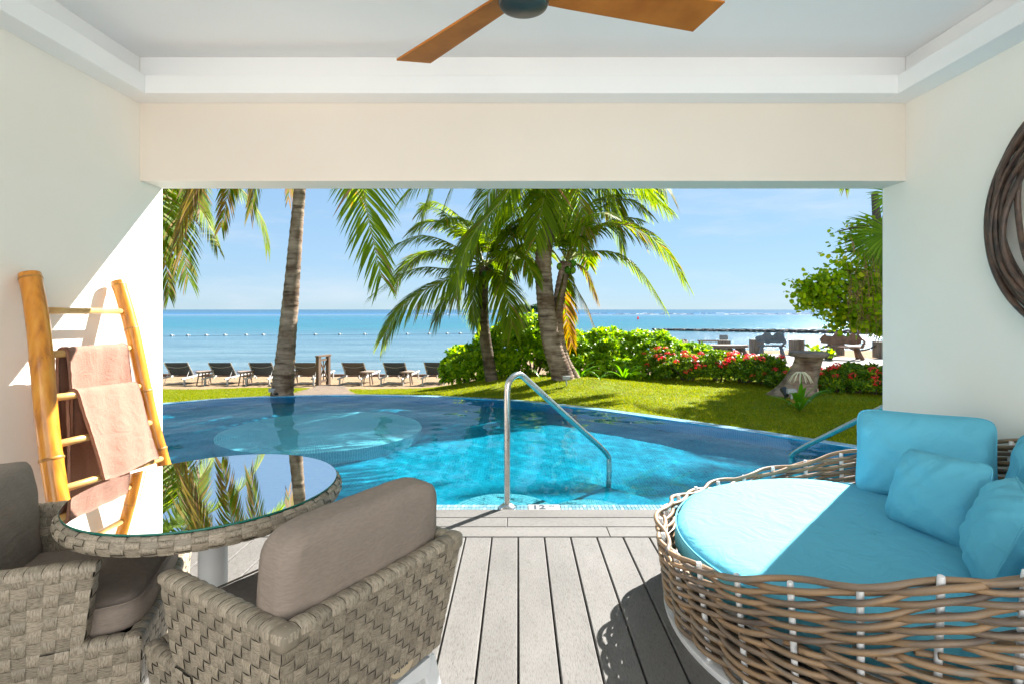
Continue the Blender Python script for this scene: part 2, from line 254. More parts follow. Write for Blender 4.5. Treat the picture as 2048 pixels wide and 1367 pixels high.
def sea_mat():
    m, nt, b = mk('sea_water'); g = nt.nodes.new('ShaderNodeNewGeometry'); sp = nt.nodes.new('ShaderNodeSeparateXYZ'); nt.links.new(g.outputs['Position'], sp.inputs[0])
    co = world_coords(nt, (.012, .03, 1)); n = N(nt, 'ShaderNodeTexNoise', Scale=1, Detail=5); nt.links.new(co, n.inputs[0])
    # depth zones by distance from the beach (log scale)
    lg = N(nt, 'ShaderNodeMath', operation='LOGARITHM'); lg.inputs[1].default_value = 10; nt.links.new(sp.outputs[1], lg.inputs[0])
    md = N(nt, 'ShaderNodeMath', operation='MULTIPLY_ADD'); nt.links.new(n.outputs[0], md.inputs[0]); md.inputs[1].default_value = .16; md.inputs[2].default_value = -.08
    ad = N(nt, 'ShaderNodeMath', operation='ADD'); nt.links.new(lg.outputs[0], ad.inputs[0]); nt.links.new(md.outputs[0], ad.inputs[1])
    mr = nt.nodes.new('ShaderNodeMapRange'); mr.inputs['From Min'].default_value = 1.25; mr.inputs['From Max'].default_value = 3.25; nt.links.new(ad.outputs[0], mr.inputs[0])
    c = ramp(nt, mr.outputs[0], [(0, (.135, .18, .20)), (.10, (.09, .155, .185)), (.22, (.055, .125, .17)), (.33, (.006, .11, .15)), (.47, (.003, .10, .16)), (.53, (.02, .11, .165)), (.575, (.08, .14, .20)), (.62, (.006, .09, .22)), (.70, (.001, .065, .13)), (1, (.001, .05, .10))])
    # surf on the reef
    co3 = world_coords(nt, (.02, .10, 1)); n3 = N(nt, 'ShaderNodeTexNoise', Scale=1, Detail=6, Roughness=.7); nt.links.new(co3, n3.inputs[0])
    co4 = world_coords(nt, (.10, .55, 1)); n4 = N(nt, 'ShaderNodeTexNoise', Scale=1.2, Detail=8, Roughness=.7); nt.links.new(co4, n4.inputs[0])
    mm = N(nt, 'ShaderNodeMixRGB', blend_type='MULTIPLY'); mm.inputs[0].default_value = 1; nt.links.new(c, mm.inputs[1]); nt.links.new(ramp(nt, n4.outputs[0], [(.32, (.5, .68, .76)), (.66, (1.45, 1.28, 1.2))]), mm.inputs[2])
    nt.links.new(mm.outputs[0], b.inputs['Base Color'])
    b.inputs['Roughness'].default_value = .2; b.inputs['IOR'].default_value = 1.33; b.inputs['Specular IOR Level'].default_value = .14
    co2 = world_coords(nt, (.9, 2.4, 1)); n2 = N(nt, 'ShaderNodeTexNoise', Scale=1.3, Detail=7, Roughness=.6); nt.links.new(co2, n2.inputs[0])
    bump(nt, b, n2.outputs[0], .8, .22); return m
sea_m = sea_mat()

def glass_sheet():
    m, nt, b = mk('table_glass'); nt.nodes.remove(b)
    tr = nt.nodes.new('ShaderNodeBsdfTransparent'); tr.inputs[0].default_value = (.80, .88, .85, 1)
    gl = nt.nodes.new('ShaderNodeBsdfGlossy'); gl.inputs['Roughness'].default_value = 0.0; gl.inputs[0].default_value = (1, 1, 1, 1)
    fr = nt.nodes.new('ShaderNodeFresnel'); fr.inputs[0].default_value = 1.55
    fr2 = N(nt, 'ShaderNodeMath', operation='MULTIPLY_ADD'); fr2.inputs[1].default_value = .8; fr2.inputs[2].default_value = .015; fr2.use_clamp = True; nt.links.new(fr.outputs[0], fr2.inputs[0])
    mx = nt.nodes.new('ShaderNodeMixShader'); nt.links.new(fr2.outputs[0], mx.inputs[0]); nt.links.new(tr.outputs[0], mx.inputs[1]); nt.links.new(gl.outputs[0], mx.inputs[2])
    nt.links.new(mx.outputs[0], nt.nodes['Material Output'].inputs[0]); return m
table_glass = glass_sheet()
glass_edge = M('glass_edge', (.01, .14, .10), rough=.1)

# ------------------------------------------------------------------ mesh helpers
class MB:
    def __init__(s): s.v = []; s.f = []; s.m = []; s.uv = []; s.has_uv = False
    def add(s, vs, fs, mi=0, uvs=None):
        o = len(s.v); s.v.extend([tuple(x) for x in vs])
        for k, f in enumerate(fs):
            s.f.append(tuple(i + o for i in f)); s.m.append(mi)
            if uvs: s.has_uv = True; s.uv.extend(uvs[k])
            else: s.uv.extend([(0, 0)] * len(f))
    def box(s, c, d, rot=None, mi=0, taper=1.0, uvax=None):
        x, y, z = d[0] / 2, d[1] / 2, d[2] / 2; vs = []
        for k in (-1, 1):
            t = taper if k > 0 else 1
            vs += [Vector((-x * t, -y * t, k * z)), Vector((x * t, -y * t, k * z)), Vector((x * t, y * t, k * z)), Vector((-x * t, y * t, k * z))]
        if rot is not None: vs = [rot @ v for v in vs]
        c = Vector(c); vs = [v + c for v in vs]
        fs = [(0, 3, 2, 1), (4, 5, 6, 7), (0, 1, 5, 4), (1, 2, 6, 5), (2, 3, 7, 6), (3, 0, 4, 7)]
        uvs = None
        if uvax is not None:
            a, b = uvax; uvs = [[(vs[i][a], vs[i][b]) for i in f] for f in fs]
        s.add(vs, fs, mi, uvs)
    def tube(s, pts, rad, n=8, cap=True, mi=0, closed=False, uvlen=False):
        pts = [Vector(p) for p in pts]; m = len(pts)
        if not hasattr(rad, '__len__'): rad = [rad] * m
        vs = []; up = Vector((0, 0, 1)); prev = None; L = 0; Ls = []
        for i, p in enumerate(pts):
            if closed: t = pts[(i + 1) % m] - pts[i - 1]
            else: t = pts[min(i + 1, m - 1)] - pts[max(i - 1, 0)]
            t.normalize()
            if prev is None:
                a = up if abs(t.z) < .95 else Vector((0, 1, 0)); u = a.cross(t).normalized()
            else:
                u = (prev - t * prev.dot(t)).normalized()
            prev = u; w_ = t.cross(u)
            if i: L += (p - pts[i - 1]).length
            Ls.append(L)
            for k in range(n):
                a = 2 * PI * k / n; vs.append(p + (u * math.cos(a) + w_ * math.sin(a)) * rad[i])
        fs = []; uvs = []
        for i in range(m if closed else m - 1):
            j = (i + 1) % m; l1 = Ls[j] if j else L + .05
            for k in range(n):
                k2 = (k + 1) % n; fs.append((i * n + k, i * n + k2, j * n + k2, j * n + k)); uvs.append([(Ls[i], k / n), (Ls[i], (k + 1) / n), (l1, (k + 1) / n), (l1, k / n)])
        if cap and not closed:
            fs.append(tuple(range(n - 1, -1, -1))); uvs.append([(0, 0)] * n); fs.append(tuple((m - 1) * n + k for k in range(n))); uvs.append([(L, 0)] * n)
        s.add(vs, fs, mi, uvs if uvlen else None)
    def lathe(s, prof, c, n=32, mi=0, sx=1, sy=1):
        c = Vector(c); vs = []
        for r, z in prof:
            for k in range(n):
                a = 2 * PI * k / n; vs.append((c.x + r * math.cos(a) * sx, c.y + r * math.sin(a) * sy, c.z + z))
        fs = [(i * n + k, i * n + (k + 1) % n, (i + 1) * n + (k + 1) % n, (i + 1) * n + k) for i in range(len(prof) - 1) for k in range(n)]
        s.add(vs, fs, mi)
    def prism(s, poly, z0, z1, mi=0, bottom=True, top=True, sides=True, uv=False):
        n = len(poly); vs = [(x, y, z0) for x, y in poly] + [(x, y, z1) for x, y in poly]
        a = sum(poly[i][0] * poly[(i + 1) % n][1] - poly[(i + 1) % n][0] * poly[i][1] for i in range(n))
        fs = []; uvs = []
        L = 0
        if sides:
            for i in range(n):
                j = (i + 1) % n; d = math.hypot(poly[j][0] - poly[i][0], poly[j][1] - poly[i][1])
                f = (i, j, n + j, n + i); u = [(L, z0), (L + d, z0), (L + d, z1), (L, z1)]
                if a < 0: f = f[::-1]; u = u[::-1]
                fs.append(f); uvs.append(u); L += d
        if top: f = tuple(range(n, 2 * n)); f = f if a > 0 else f[::-1]; fs.append(f); uvs.append([(vs[i][0], vs[i][1]) for i in f])
        if bottom: f = tuple(range(n)); f = f[::-1] if a > 0 else f; fs.append(f); uvs.append([(vs[i][0], vs[i][1]) for i in f])
        s.add(vs, fs, mi, uvs if uv else None)
    def mesh(s, name, mats, smooth=False, off=None):
        me = bpy.data.meshes.new(name)
        vs = s.v if off is None else [(a - off[0], b - off[1], c - off[2]) for a, b, c in s.v]
        me.from_pydata(vs, [], s.f)
        for m in (mats if isinstance(mats, (list, tuple)) else [mats]): me.materials.append(m)
        if any(s.m): me.polygons.foreach_set('material_index', s.m)
        if s.has_uv:
            uvl = me.uv_layers.new(name='UVMap'); uvl.data.foreach_set('uv', [c for p in s.uv for c in p])
        if smooth: me.shade_smooth()
        me.update(); return me
    def build(s, name, mats, parent=None, smooth=False, local=False, sharp=None):
        off = None if (local or parent is None) else origin(parent)
        me = s.mesh(name, mats, smooth, off)
        if sharp is not None and smooth: me.set_sharp_from_angle(angle=R(sharp))
        return link(name, me, parent)
def link(name, me, parent=None):
    o = bpy.data.objects.new(name, me); COL.objects.link(o); o.parent = parent; return o
def origin(o):
    v = Vector((0, 0, 0))
    while o is not None: v += o.location; o = o.parent
    return v
def tag(o, label=None, cat=None, group=None, kind=None):
    if label: o['label'] = label
    if cat: o['category'] = cat
    if group: o['group'] = group
    if kind: o['kind'] = kind
    return o
def thing(name, label, cat, loc=(0, 0, 0), rz=0, group=None):
    o = bpy.data.objects.new(name, None); COL.objects.link(o); o.location = loc; o.rotation_euler = (0, 0, rz); o.empty_display_size = .1
    return tag(o, label, cat, group)
def dup(root, loc=None, rz=None, label=None):
    kids = {}
    for o in list(bpy.data.objects):
        if o.parent: kids.setdefault(o.parent.name, []).append(o)
    def cp(o, par):
        c = o.copy(); COL.objects.link(c); c.parent = par
        for k in kids.get(o.name, []): cp(k, c)
        return c
    r = cp(root, None)
    if loc is not None: r.location = loc
    if rz is not None: r.rotation_euler = (0, 0, rz)
    if label: r['label'] = label
    return r
def np_mesh(name, V, loops, starts, totals, mats, midx=None, smooth=False):
    me = bpy.data.meshes.new(name); me.vertices.add(len(V)); me.vertices.foreach_set('co', np.ascontiguousarray(V, dtype=np.float32).ravel())
    me.loops.add(len(loops)); me.loops.foreach_set('vertex_index', loops.astype(np.int32))
    me.polygons.add(len(starts)); me.polygons.foreach_set('loop_start', starts.astype(np.int32)); me.polygons.foreach_set('loop_total', totals.astype(np.int32))
    for m in (mats if isinstance(mats, (list, tuple)) else [mats]): me.materials.append(m)
    if midx is not None: me.polygons.foreach_set('material_index', midx.astype(np.int32))
    if smooth: me.polygons.foreach_set('use_smooth', np.ones(len(starts), dtype=bool))
    me.update(calc_edges=True); return me
def norm(a): return a / (np.linalg.norm(a, axis=-1, keepdims=True) + 1e-9)
def leaf_mesh(name, P, D, Nn, L, W, mat, curl=.15, tmpl='ov', midx=None):
    """P base points, D directions, Nn normals, L lengths, W widths: one small folded leaf each"""
    n = len(P); D = norm(D); S = norm(np.cross(D, Nn)); Nn = norm(np.cross(S, D)); L = np.broadcast_to(L, (n,)).reshape(n, 1); W = np.broadcast_to(W, (n,)).reshape(n, 1)
    if tmpl == 'ov': T = [(0, 0, 0), (.4, -.42, .08), (.4, .42, .08), (.8, -.42, .06), (.8, .42, .06), (1, 0, -curl)]
    elif tmpl == 'lan': T = [(0, 0, 0), (.35, -.5, .06), (.35, .5, .06), (.7, -.36, .02), (.7, .36, .02), (1, 0, -curl)]
    else: T = [(0, 0, 0), (.25, -.46, .05), (.25, .46, .05), (.75, -.5, .05), (.75, .5, .05), (1, 0, -curl)]
    V = np.stack([P + D * L * t + S * W * s_ + Nn * L * u for t, s_, u in T], 1).reshape(-1, 3)
    base = np.arange(n).reshape(n, 1) * 6
    loops = (base + np.array([0, 1, 2, 2, 1, 3, 4, 4, 3, 5])).ravel()
    starts = (np.arange(n).reshape(n, 1) * 10 + np.array([0, 3, 7])).ravel(); totals = np.tile([3, 4, 3], n)
    mi = None if midx is None else np.repeat(midx, 3)
    return np_mesh(name, V, loops, starts, totals, mat, mi)

def catmull(pts, per=10, closed=False):
    out = []; n = len(pts)
    for i in range(n if closed else n - 1):
        p = [Vector(pts[(i + k) % n]) if closed else Vector(pts[min(max(i + k, 0), n - 1)]) for k in (-1, 0, 1, 2)]
        for j in range(per):
            t = j / per
            out.append(.5 * ((2 * p[1]) + (p[2] - p[0]) * t + (2 * p[0] - 5 * p[1] + 4 * p[2] - p[3]) * t * t + (3 * p[1] - p[0] - 3 * p[2] + p[3]) * t ** 3))
    if not closed: out.append(Vector(pts[-1]))
    return out
def sstep(a, b, x): t = min(1, max(0, (x - a) / (b - a))); return t * t * (3 - 2 * t)
def interp(x, pts):
    if x <= pts[0][0]: return pts[0][1]
    for (a, u), (b, v) in zip(pts, pts[1:]):
        if x <= b: return u + (v - u) * (x - a) / (b - a)
    return pts[-1][1]

# ------------------------------------------------------------------ covered terrace: walls, beam, ceiling
XL, XR, YO, YI, ZB = -2.38, 2.44, 3.60, 3.38, 2.157
ter = thing('covered_terrace', 'white walled covered terrace whose wide opening frames the pool and sea', 'building', (0, YO, 0))
def pbox(name, a, b, mat, par=ter):
    mb = MB(); mb.box([(a[i] + b[i]) / 2 for i in range(3)], [b[i] - a[i] for i in range(3)]); o = mb.build(name, mat, par)
    bv = o.modifiers.new('soft', 'BEVEL'); bv.width = .004; bv.segments = 2; return o
YB = -.35
pbox('wall', (XL - .3, YB, -.3), (XL, YO, 3.25), wall_paint)
pbox('wall', (XR, YB, -.3), (XR + .3, YO, 3.25), wall_paint)
pbox('beam', (XL, YI, ZB), (XR, YO - .002, 3.25), beam_paint)
pbox('ceiling', (XL, YB, 2.935), (XR, YI, 3.05), ceil_paint)
pbox('roof', (XL - .35, YB - .1, 3.252), (XR + .35, YO + .05, 3.4), ceil_paint)
cz0, cz1 = 2.645, 2.755
pbox('upper_panel', (XL + .006, YI - .006, cz1), (XR - .006, YI - .0005, 2.934), ceil_paint)
pbox('upper_panel', (XL + .0005, YB, cz1), (XL + .0055, YI - .007, 2.934), ceil_paint)
pbox('upper_panel', (XR - .0055, YB, cz1), (XR - .0005, YI - .007, 2.934), ceil_paint)
pbox('cornice', (XL + .145, YI - .16, cz0), (XR - .16, YI, cz1), ceil_paint)
pbox('cornice', (XL, YB, cz0), (XL + .145, YI, cz1), ceil_paint)
pbox('cornice', (XR - .16, YB, cz0), (XR, YI, cz1), ceil_paint)

# deck boards
mb = MB(); mb.box(((XL + XR) / 2, .6, -.07), (XR - XL, 6.05, .05)); deck = mb.build('deck', dark_gap); tag(deck, kind='structure')
pitch = .156; bw = .1485
def board(x0, x1, y0, y1, along):
    mb = MB(); z0, z1 = -.03, 0.0; c = .004
    prof = [(x0, y0, z1 - c), (x1, y0, z1 - c), (x1, y1, z1 - c), (x0, y1, z1 - c)]
    vs = [(x0, y0, z0), (x1, y0, z0), (x1, y1, z0), (x0, y1, z0)] + prof + [(x0 + c, y0 + c, z1), (x1 - c, y0 + c, z1), (x1 - c, y1 - c, z1), (x0 + c, y1 - c, z1)]
    fs = [(0, 1, 5, 4), (1, 2, 6, 5), (2, 3, 7, 6), (3, 0, 4, 7), (4, 5, 9, 8), (5, 6, 10, 9), (6, 7, 11, 10), (7, 4, 8, 11), (8, 9, 10, 11)]
    uv = [[(vs[i][0], vs[i][1]) if along == 'y' else (vs[i][1], vs[i][0]) for i in f] for f in fs]
    mb.add(vs, fs, 0, uv); return mb.build('deck_board', deck_m, deck)
k = math.floor(XL / pitch)
while k * pitch < XR:
    x0 = max(XL + .003, k * pitch + (pitch - bw) / 2 ); x1 = min(XR - .003, (k + 1) * pitch - (pitch - bw) / 2)
    if x1 - x0 > .03: board(x0, x1, -2.38, 3.196, 'y')
    k += 1
ys = [3.203, 3.352, 3.501, 3.646]; joints = [[-1.1, 1.0, 9], [-.86, -.05, 1.9, 9], [-2.0, 9]]
rowj = [[-1.35, .55], [-.07, 1.75], [-2.0, 1.4]]
for r_ in range(3):
    e = [XL + .003] + rowj[r_] + [XR - .003]
    for a, b in zip(e, e[1:]): board(a + .0012, b - .0012, ys[r_] + .0015, ys[r_ + 1] - .0025, 'x')

# ------------------------------------------------------------------ pool
far = [(-7.4, 3.76), (-7.35, 5.2), (-6.5, 6.75), (-5.55, 7.6), (-4.6, 8.28), (-3.78, 8.55), (-2.86, 8.66), (-1.6, 8.58), (-.28, 8.22), (.8, 7.62), (1.72, 6.9), (2.5, 6.2), (3.18, 5.56), (3.9, 4.85), (4.6, 4.2), (5.0, 3.76)]
farc = [(v.x, v.y) for v in catmull([(a, b, 0) for a, b in far], 8)]
def offset(poly, d):
    out = []
    for i, p in enumerate(poly):
        a = Vector(poly[max(0, i - 1)]); b = Vector(poly[min(len(poly) - 1, i + 1)]); t = (b - a).normalized(); out.append((p[0] - t.y * d * 1, p[1] + t.x * d * 1))
    return out
wall_out = offset(farc, .20); wall_mid = offset(farc, .11)
ZW, ZF = -.035, -.58
mb = MB()
# floor
mb.add([(x, y, ZF) for x, y in farc], [tuple(range(len(farc)))[::-1]], 0, [[(x, y) for x, y in farc][::-1]])
# front wall
mb.add([(5, 3.76, ZF), (-7.4, 3.76, ZF), (-7.4, 3.76, -.02), (5, 3.76, -.02)], [(0, 1, 2, 3)], 0, [[(5, ZF), (-7.4, ZF), (-7.4, 0), (5, 0)]])
L = 0; zt = -.028
for i in range(len(farc) - 1):
    a, b = farc[i], farc[i + 1]; c, d = wall_out[i + 1], wall_out[i]; l = math.hypot(b[0] - a[0], b[1] - a[1])
    mb.add([(a[0], a[1], ZF), (b[0], b[1], ZF), (b[0], b[1], zt), (a[0], a[1], zt), (c[0], c[1], zt - .012), (d[0], d[1], zt - .012), (c[0], c[1], -1.3), (d[0], d[1], -1.3)],
           [(0, 1, 2, 3), (3, 2, 4, 5), (5, 4, 6, 7)], 0, [[(L, ZF), (L + l, ZF), (L + l, zt), (L, zt)], [(L, 0), (L + l, 0), (L + l, .2), (L, .2)], [(L, 0), (L + l, 0), (L + l, 1.3), (L, 1.3)]])
    mb.m[-3] = 2; mb.m[-2] = 1; mb.m[-1] = 1
    L += l
pool = mb.build('pool', [pool_tile, edge_tile, wall_tile]); tag(pool, kind='structure'); pool.cycles.is_caustics_receiver = True
def arc_poly(cx, cy_, r, a0, a1, n=40): return [(cx + r * math.cos(a0 + (a1 - a0) * i / n), cy_ + r * math.sin(a0 + (a1 - a0) * i / n)) for i in range(n + 1)]
def pool_part(name, poly, z0, z1, mat, poly_uv=None):
    mb = MB(); mb.prism(poly, z0, z1, uv=True, bottom=False)
    if poly_uv:                                          # rings of tiles round a centre
        cx_, cy_ = poly_uv; uvn = []; 
        mb = MB(); n = len(poly); rings = 16
        for q in range(rings):
            t0, t1 = q / rings, (q + 1) / rings
            for i in range(n):
                j = (i + 1) % n
                P = [(cx_ + (poly[i][0] - cx_) * t0, cy_ + (poly[i][1] - cy_) * t0, z1), (cx_ + (poly[i][0] - cx_) * t1, cy_ + (poly[i][1] - cy_) * t1, z1), (cx_ + (poly[j][0] - cx_) * t1, cy_ + (poly[j][1] - cy_) * t1, z1), (cx_ + (poly[j][0] - cx_) * t0, cy_ + (poly[j][1] - cy_) * t0, z1)]
                Rr = math.hypot(poly[i][0] - cx_, poly[i][1] - cy_); s = Rr * 2 * PI / n
                mb.add(P, [(0, 1, 2, 3)], 0, [[(t0 * Rr, i * s), (t1 * Rr, i * s), (t1 * Rr, (i + 1) * s), (t0 * Rr, (i + 1) * s)]])
        mb.prism(poly, z0, z1, uv=True, bottom=False, top=False)
    o = mb.build(name, mat, pool); o.cycles.is_caustics_receiver = True; return o
pool_part('step', arc_poly(-.11, 3.762, .38, 0, PI), ZF, -.13, step_tile, (-.11, 3.762))
pool_part('step', arc_poly(.52, 3.763, .30, 0, PI), ZF, -.17, step_tile, (.52, 3.763))
pool_part('step', arc_poly(.15, 3.764, 1.05, 0, PI), ZF, -.40, pool_tile, (.15, 3.764))
shp = []
for i in range(72):
    a = 2 * PI * i / 72; r_ = 1.08 + .12 * math.cos(a + .1)
    shp.append((-2.42 + 1.12 * r_ * math.cos(a) * .95, 6.35 + r_ * math.sin(a) * .98))
pool_part('shelf', shp, ZF, -.15, shelf_tile, (-2.42, 6.35))
# water sheet with real ripples
xs = np.arange(-7.5, 5.1, .028); ysn = np.arange(3.74, 8.85, .028); XX, YY = np.meshgrid(xs, ysn); ZZ = np.zeros_like(XX)
for q in range(46):
    a = RS.uniform(0, 2 * PI); f = RS.choice([1, 1, 2]) * RS.uniform(7, 38) if q > 10 else RS.uniform(2, 8)
    ph = RS.uniform(0, 6.3); wob = .35 * np.sin(XX * RS.uniform(.5, 1.5) + YY * RS.uniform(.5, 1.5) + ph)
    ZZ += (.0120 / f ** 1.2) * np.sin(f * (XX * math.cos(a) + YY * math.sin(a)) + ph + wob * 2)
poly = np.array(offset(farc, .03))
def inside(px_, py_, poly):
    c = np.zeros(px_.shape, bool); n = len(poly)
    for i in range(n):
        x0, y0 = poly[i]; x1, y1 = poly[(i + 1) % n]
        if y0 == y1: continue
        t = ((y0 > py_) != (y1 > py_)) & (px_ < (x1 - x0) * (py_ - y0) / (y1 - y0) + x0); c ^= t
    return c
def grid_mesh(name, XX, YY, ZZ, keep, mats, midx=None, smooth=True):
    nx = XX.shape[1]; ii = np.arange(XX.size).reshape(XX.shape); q = np.stack([ii[:-1, :-1], ii[:-1, 1:], ii[1:, 1:], ii[1:, :-1]], -1)[keep]
    used = np.zeros(XX.size, bool); used[q.ravel()] = True; remap = np.cumsum(used) - 1
    V = np.stack([XX, YY, ZZ], -1).reshape(-1, 3)[used]; loops = remap[q.ravel()]; n = len(q)
    return np_mesh(name, V, loops, np.arange(n) * 4, np.full(n, 4), mats, midx, smooth)
mid = lambda A: (A[:-1, :-1] + A[1:, 1:]) / 2
keep = inside(mid(XX), mid(YY), poly) & (mid(YY) > 3.745)
wm = grid_mesh('pool_water', XX, YY, ZZ + ZW, keep, pool_water_m)
water = link('pool_water', wm); tag(water, kind='structure'); water.cycles.is_caustics_caster = True
# rim of mosaic tiles between deck and water (kept as real pieces, too small to count)
mb = MB(); mb.box(((-7.4 + 5) / 2, 3.705, -.06), (12.4, .108, .09)); rim = mb.build('rim_bed', grout, pool)
mb = MB(); x = -7.38
while x < 4.98:
    for (y0, y1) in ((3.656, 3.7025), (3.7065, 3.755)):
        if not (.06 < x < .285):
            mb.box((x + .0125, (y0 + y1) / 2, -.0125), (.0215, y1 - y0, .007))
    x += .0255
o = mb.build('rim_mosaic', rim_tile, pool); tag(o, kind='stuff')
mb = MB(); mb.box((.18, 3.7055, -.0115), (.215, .098, .009)); dm = mb.build('depth_tile', depth_white, pool)
def text_mesh(s, size, name, mat, par, loc, rot=(0, 0, 0), ext=.0006):
    c = bpy.data.curves.new(name, 'FONT'); c.body = s; c.size = size; c.extrude = ext; c.offset = size * .02
    t = bpy.data.objects.new(name, c); COL.objects.link(t); dg = bpy.context.evaluated_depsgraph_get(); me = bpy.data.meshes.new_from_object(t.evaluated_get(dg)); bpy.data.objects.remove(t)
    me.materials.clear(); me.materials.append(mat); o = link(name, me, par); o.location = Vector(loc) - (origin(par) if par else Vector((0, 0, 0))); o.rotation_euler = rot; return o
text_mesh('12', .095, 'number', number_grey, dm, (.095, 3.670, -.0060), ext=.0012)
text_mesh('IN', .034, 'lettering', number_grey, dm, (.215, 3.712, -.0064))

# ------------------------------------------------------------------ ground
LF = [(3, -.08), (8, -.08), (9, -.13), (13.3, -.60), (15, -.73), (18, -.92), (20, -1.13), (23, -1.6), (40, -2.4)]
RT = [(3, -.06), (8, -.06), (10, -.04), (11.5, -.07), (13, -.25), (14.2, -.46), (24, -.46), (25, -1.7), (40, -2.4)]
def gz(x, y): 
    w_ = sstep(-2.6, .4, x); z = interp(y, LF) * (1 - w_) + interp(y, RT) * w_
    if y > 9: z += .03 * math.sin(x * 1.3 + y * .7) * sstep(9, 11, y) * (1 - sstep(12.5, 14, y))
    if x > 2.2: z += .10 * math.exp(-((x - 4.7) ** 2 / 1.2 + (y - 8.0) ** 2 / .8))
    z += .10 * math.exp(-((x - 1.15) ** 2 / .9 + (y - 9.9) ** 2 / .6))
    return z
gx = np.arange(-20, 20.01, .1); gy = np.arange(3.4, 26.01, .1); GX, GY = np.meshgrid(gx, gy)
GZ = np.vectorize(gz)(GX, GY); inp = inside(GX, GY, wall_mid) | ((GY < 3.8) & (GX > -7.5) & (GX < 5.0)); GZ[inp] = -1.5
gz_r = GZ + RS.normal(0, .004, GZ.shape)
MX, MY = mid(GX), mid(GY)
lawn_end = np.where(MX < -1.2, 13.25 + .12 * np.sin(MX * 1.7) + .06 * np.sin(MX * 5.1), 14.4)
lawnk = MY < lawn_end
o = link('lawn', grid_mesh('lawn', GX, GY, gz_r, lawnk, turf)); tag(o, kind='structure')
o = link('beach', grid_mesh('beach', GX, GY, gz_r, ~lawnk, sand_m)); tag(o, kind='structure')
mb = MB()
for (x0, x1) in ((-260, -19.9), (19.9, 260)):
    mb.add([(x0, -60, -.3), (x1, -60, -.3), (x1, 14, -.62), (x0, 14, -.62), (x1, 26, -1.9), (x0, 26, -1.9)], [(0, 1, 2, 3), (3, 2, 4, 5)])
mb.add([(-20, -60, -.3), (20, -60, -.3), (20, -12, -.3), (-20, -12, -.3)], [(0, 1, 2, 3)])
mb.add([(-20, -2.7, -.3), (XL - .3, -2.7, -.3), (XL - .3, 3.45, -.15), (-20, 3.45, -.12)], [(0, 1, 2, 3)])
mb.add([(XR + .3, -2.7, -.3), (20, -2.7, -.3), (20, 3.45, -.12), (XR + .3, 3.45, -.15)], [(0, 1, 2, 3)])
tag(mb.build('ground', turf), kind='structure')
mb = MB(); mb.box((0, -6.0, -.16), (22, 10.4, .2)); tag(mb.build('courtyard_pavement', pale_paving), kind='structure')  # unseen pale ground added behind the viewer to bounce sunlight into the terrace
# unseen white building added behind the viewer to bounce sunlight into the terrace
rb = thing('resort_building', 'white resort building across the paved courtyard', 'building', (0, -7.5, -.1))
mb = MB()
for x0, x1, z0, z1 in ((-9, -5.2, 0, 6.4), (-4.0, -.6, 0, 6.4), (.6, 4.0, 0, 6.4), (5.2, 9, 0, 6.4), (-5.2, -4.0, 2.3, 3.6), (-.6, .6, 2.3, 3.6), (4.0, 5.2, 2.3, 3.6), (-5.2, -4.0, 5.4, 6.4), (-.6, .6, 5.4, 6.4), (4.0, 5.2, 5.4, 6.4)):
    mb.box(((x0 + x1) / 2, -7.5, -.1 + (z0 + z1) / 2), (x1 - x0, .3, z1 - z0))
mb.box((0, -9.8, 3.1), (18, 4.3, 6.4)); mb.build('wall', facade_paint, rb)
for x in (-4.6, 0, 4.6):  # window dressing on the added building
    for z in (0, 3.6):
        h = 2.3 if z == 0 else 1.8
        mb = MB(); mb.box((x, -7.58, -.1 + z + h / 2), (1.16, .03, h - .04)); mb.build('pane', glass_dark, rb)
        mb = MB()
        for dx in (-.58, 0, .58): mb.box((x + dx, -7.54, -.1 + z + h / 2), (.05, .06, h - .02))
        mb.build('window_frame', white_metal, rb)

# sea: one sheet to the horizon
mb = MB(); Z_SEA = -1.15
yy = [19.5, 22, 26, 30, 36, 44, 56, 75, 110, 180, 300, 600, 1500, 4000, 16000]
for i in range(len(yy) - 1):
    mb.add([(-3 * yy[i] - 60, yy[i], Z_SEA), (3 * yy[i] + 60, yy[i], Z_SEA), (3 * yy[i + 1] + 60, yy[i + 1], Z_SEA), (-3 * yy[i + 1] - 60, yy[i + 1], Z_SEA)], [(0, 1, 2, 3)])
tag(mb.build('sea', sea_m), kind='structure')
# path from the gate to the pool
mb = MB(); pa = []
for i in range(31):
    t = i / 30; y = 9.0 + t * 5.6; xc = -3.35 - 1.75 * t ** 1.1; hw = .50 - .12 * t + .25 * (1 - t) ** 3
    jl, jr = .05 * math.sin(i * 1.9), .05 * math.sin(i * 2.7 + 1)
    pa.append([(xc - hw + jl, y), (xc - hw * .3, y), (xc + hw * .3, y), (xc + hw + jr, y)])
vs = [(x, y, gz(x, y) + .022) for r_ in pa for x, y in r_]; mb.add(vs, [(i * 4 + j, i * 4 + j + 1, i * 4 + j + 5, i * 4 + j + 4) for i in range(30) for j in range(3)])
tag(mb.build('path', path_m), kind='structure')
# seaside terrace
mb = MB(); tpoly = [(4.2, 14.0), (16, 13.6), (19, 16), (17.5, 17.2), (13.4, 19.15), (9.9, 21.85), (8.2, 22.8), (5, 23.4)]
mb.prism(tpoly, -1.6, -.42); pv = mb.build('seaside_pavement', paving_m); tag(pv, kind='structure')
# timber edging at the top of the beach water line
mb = MB(); mb.tube([(-19, 19.9, -1.06), (-12, 19.8, -1.05), (-6, 19.7, -1.05), (-1, 19.4, -1.02), (3, 18.8, -.98)], .06, 6); e = mb.build('timber_edging', drift_red); tag(e, 'low reddish timber edging along the water side of the sand', 'edging')

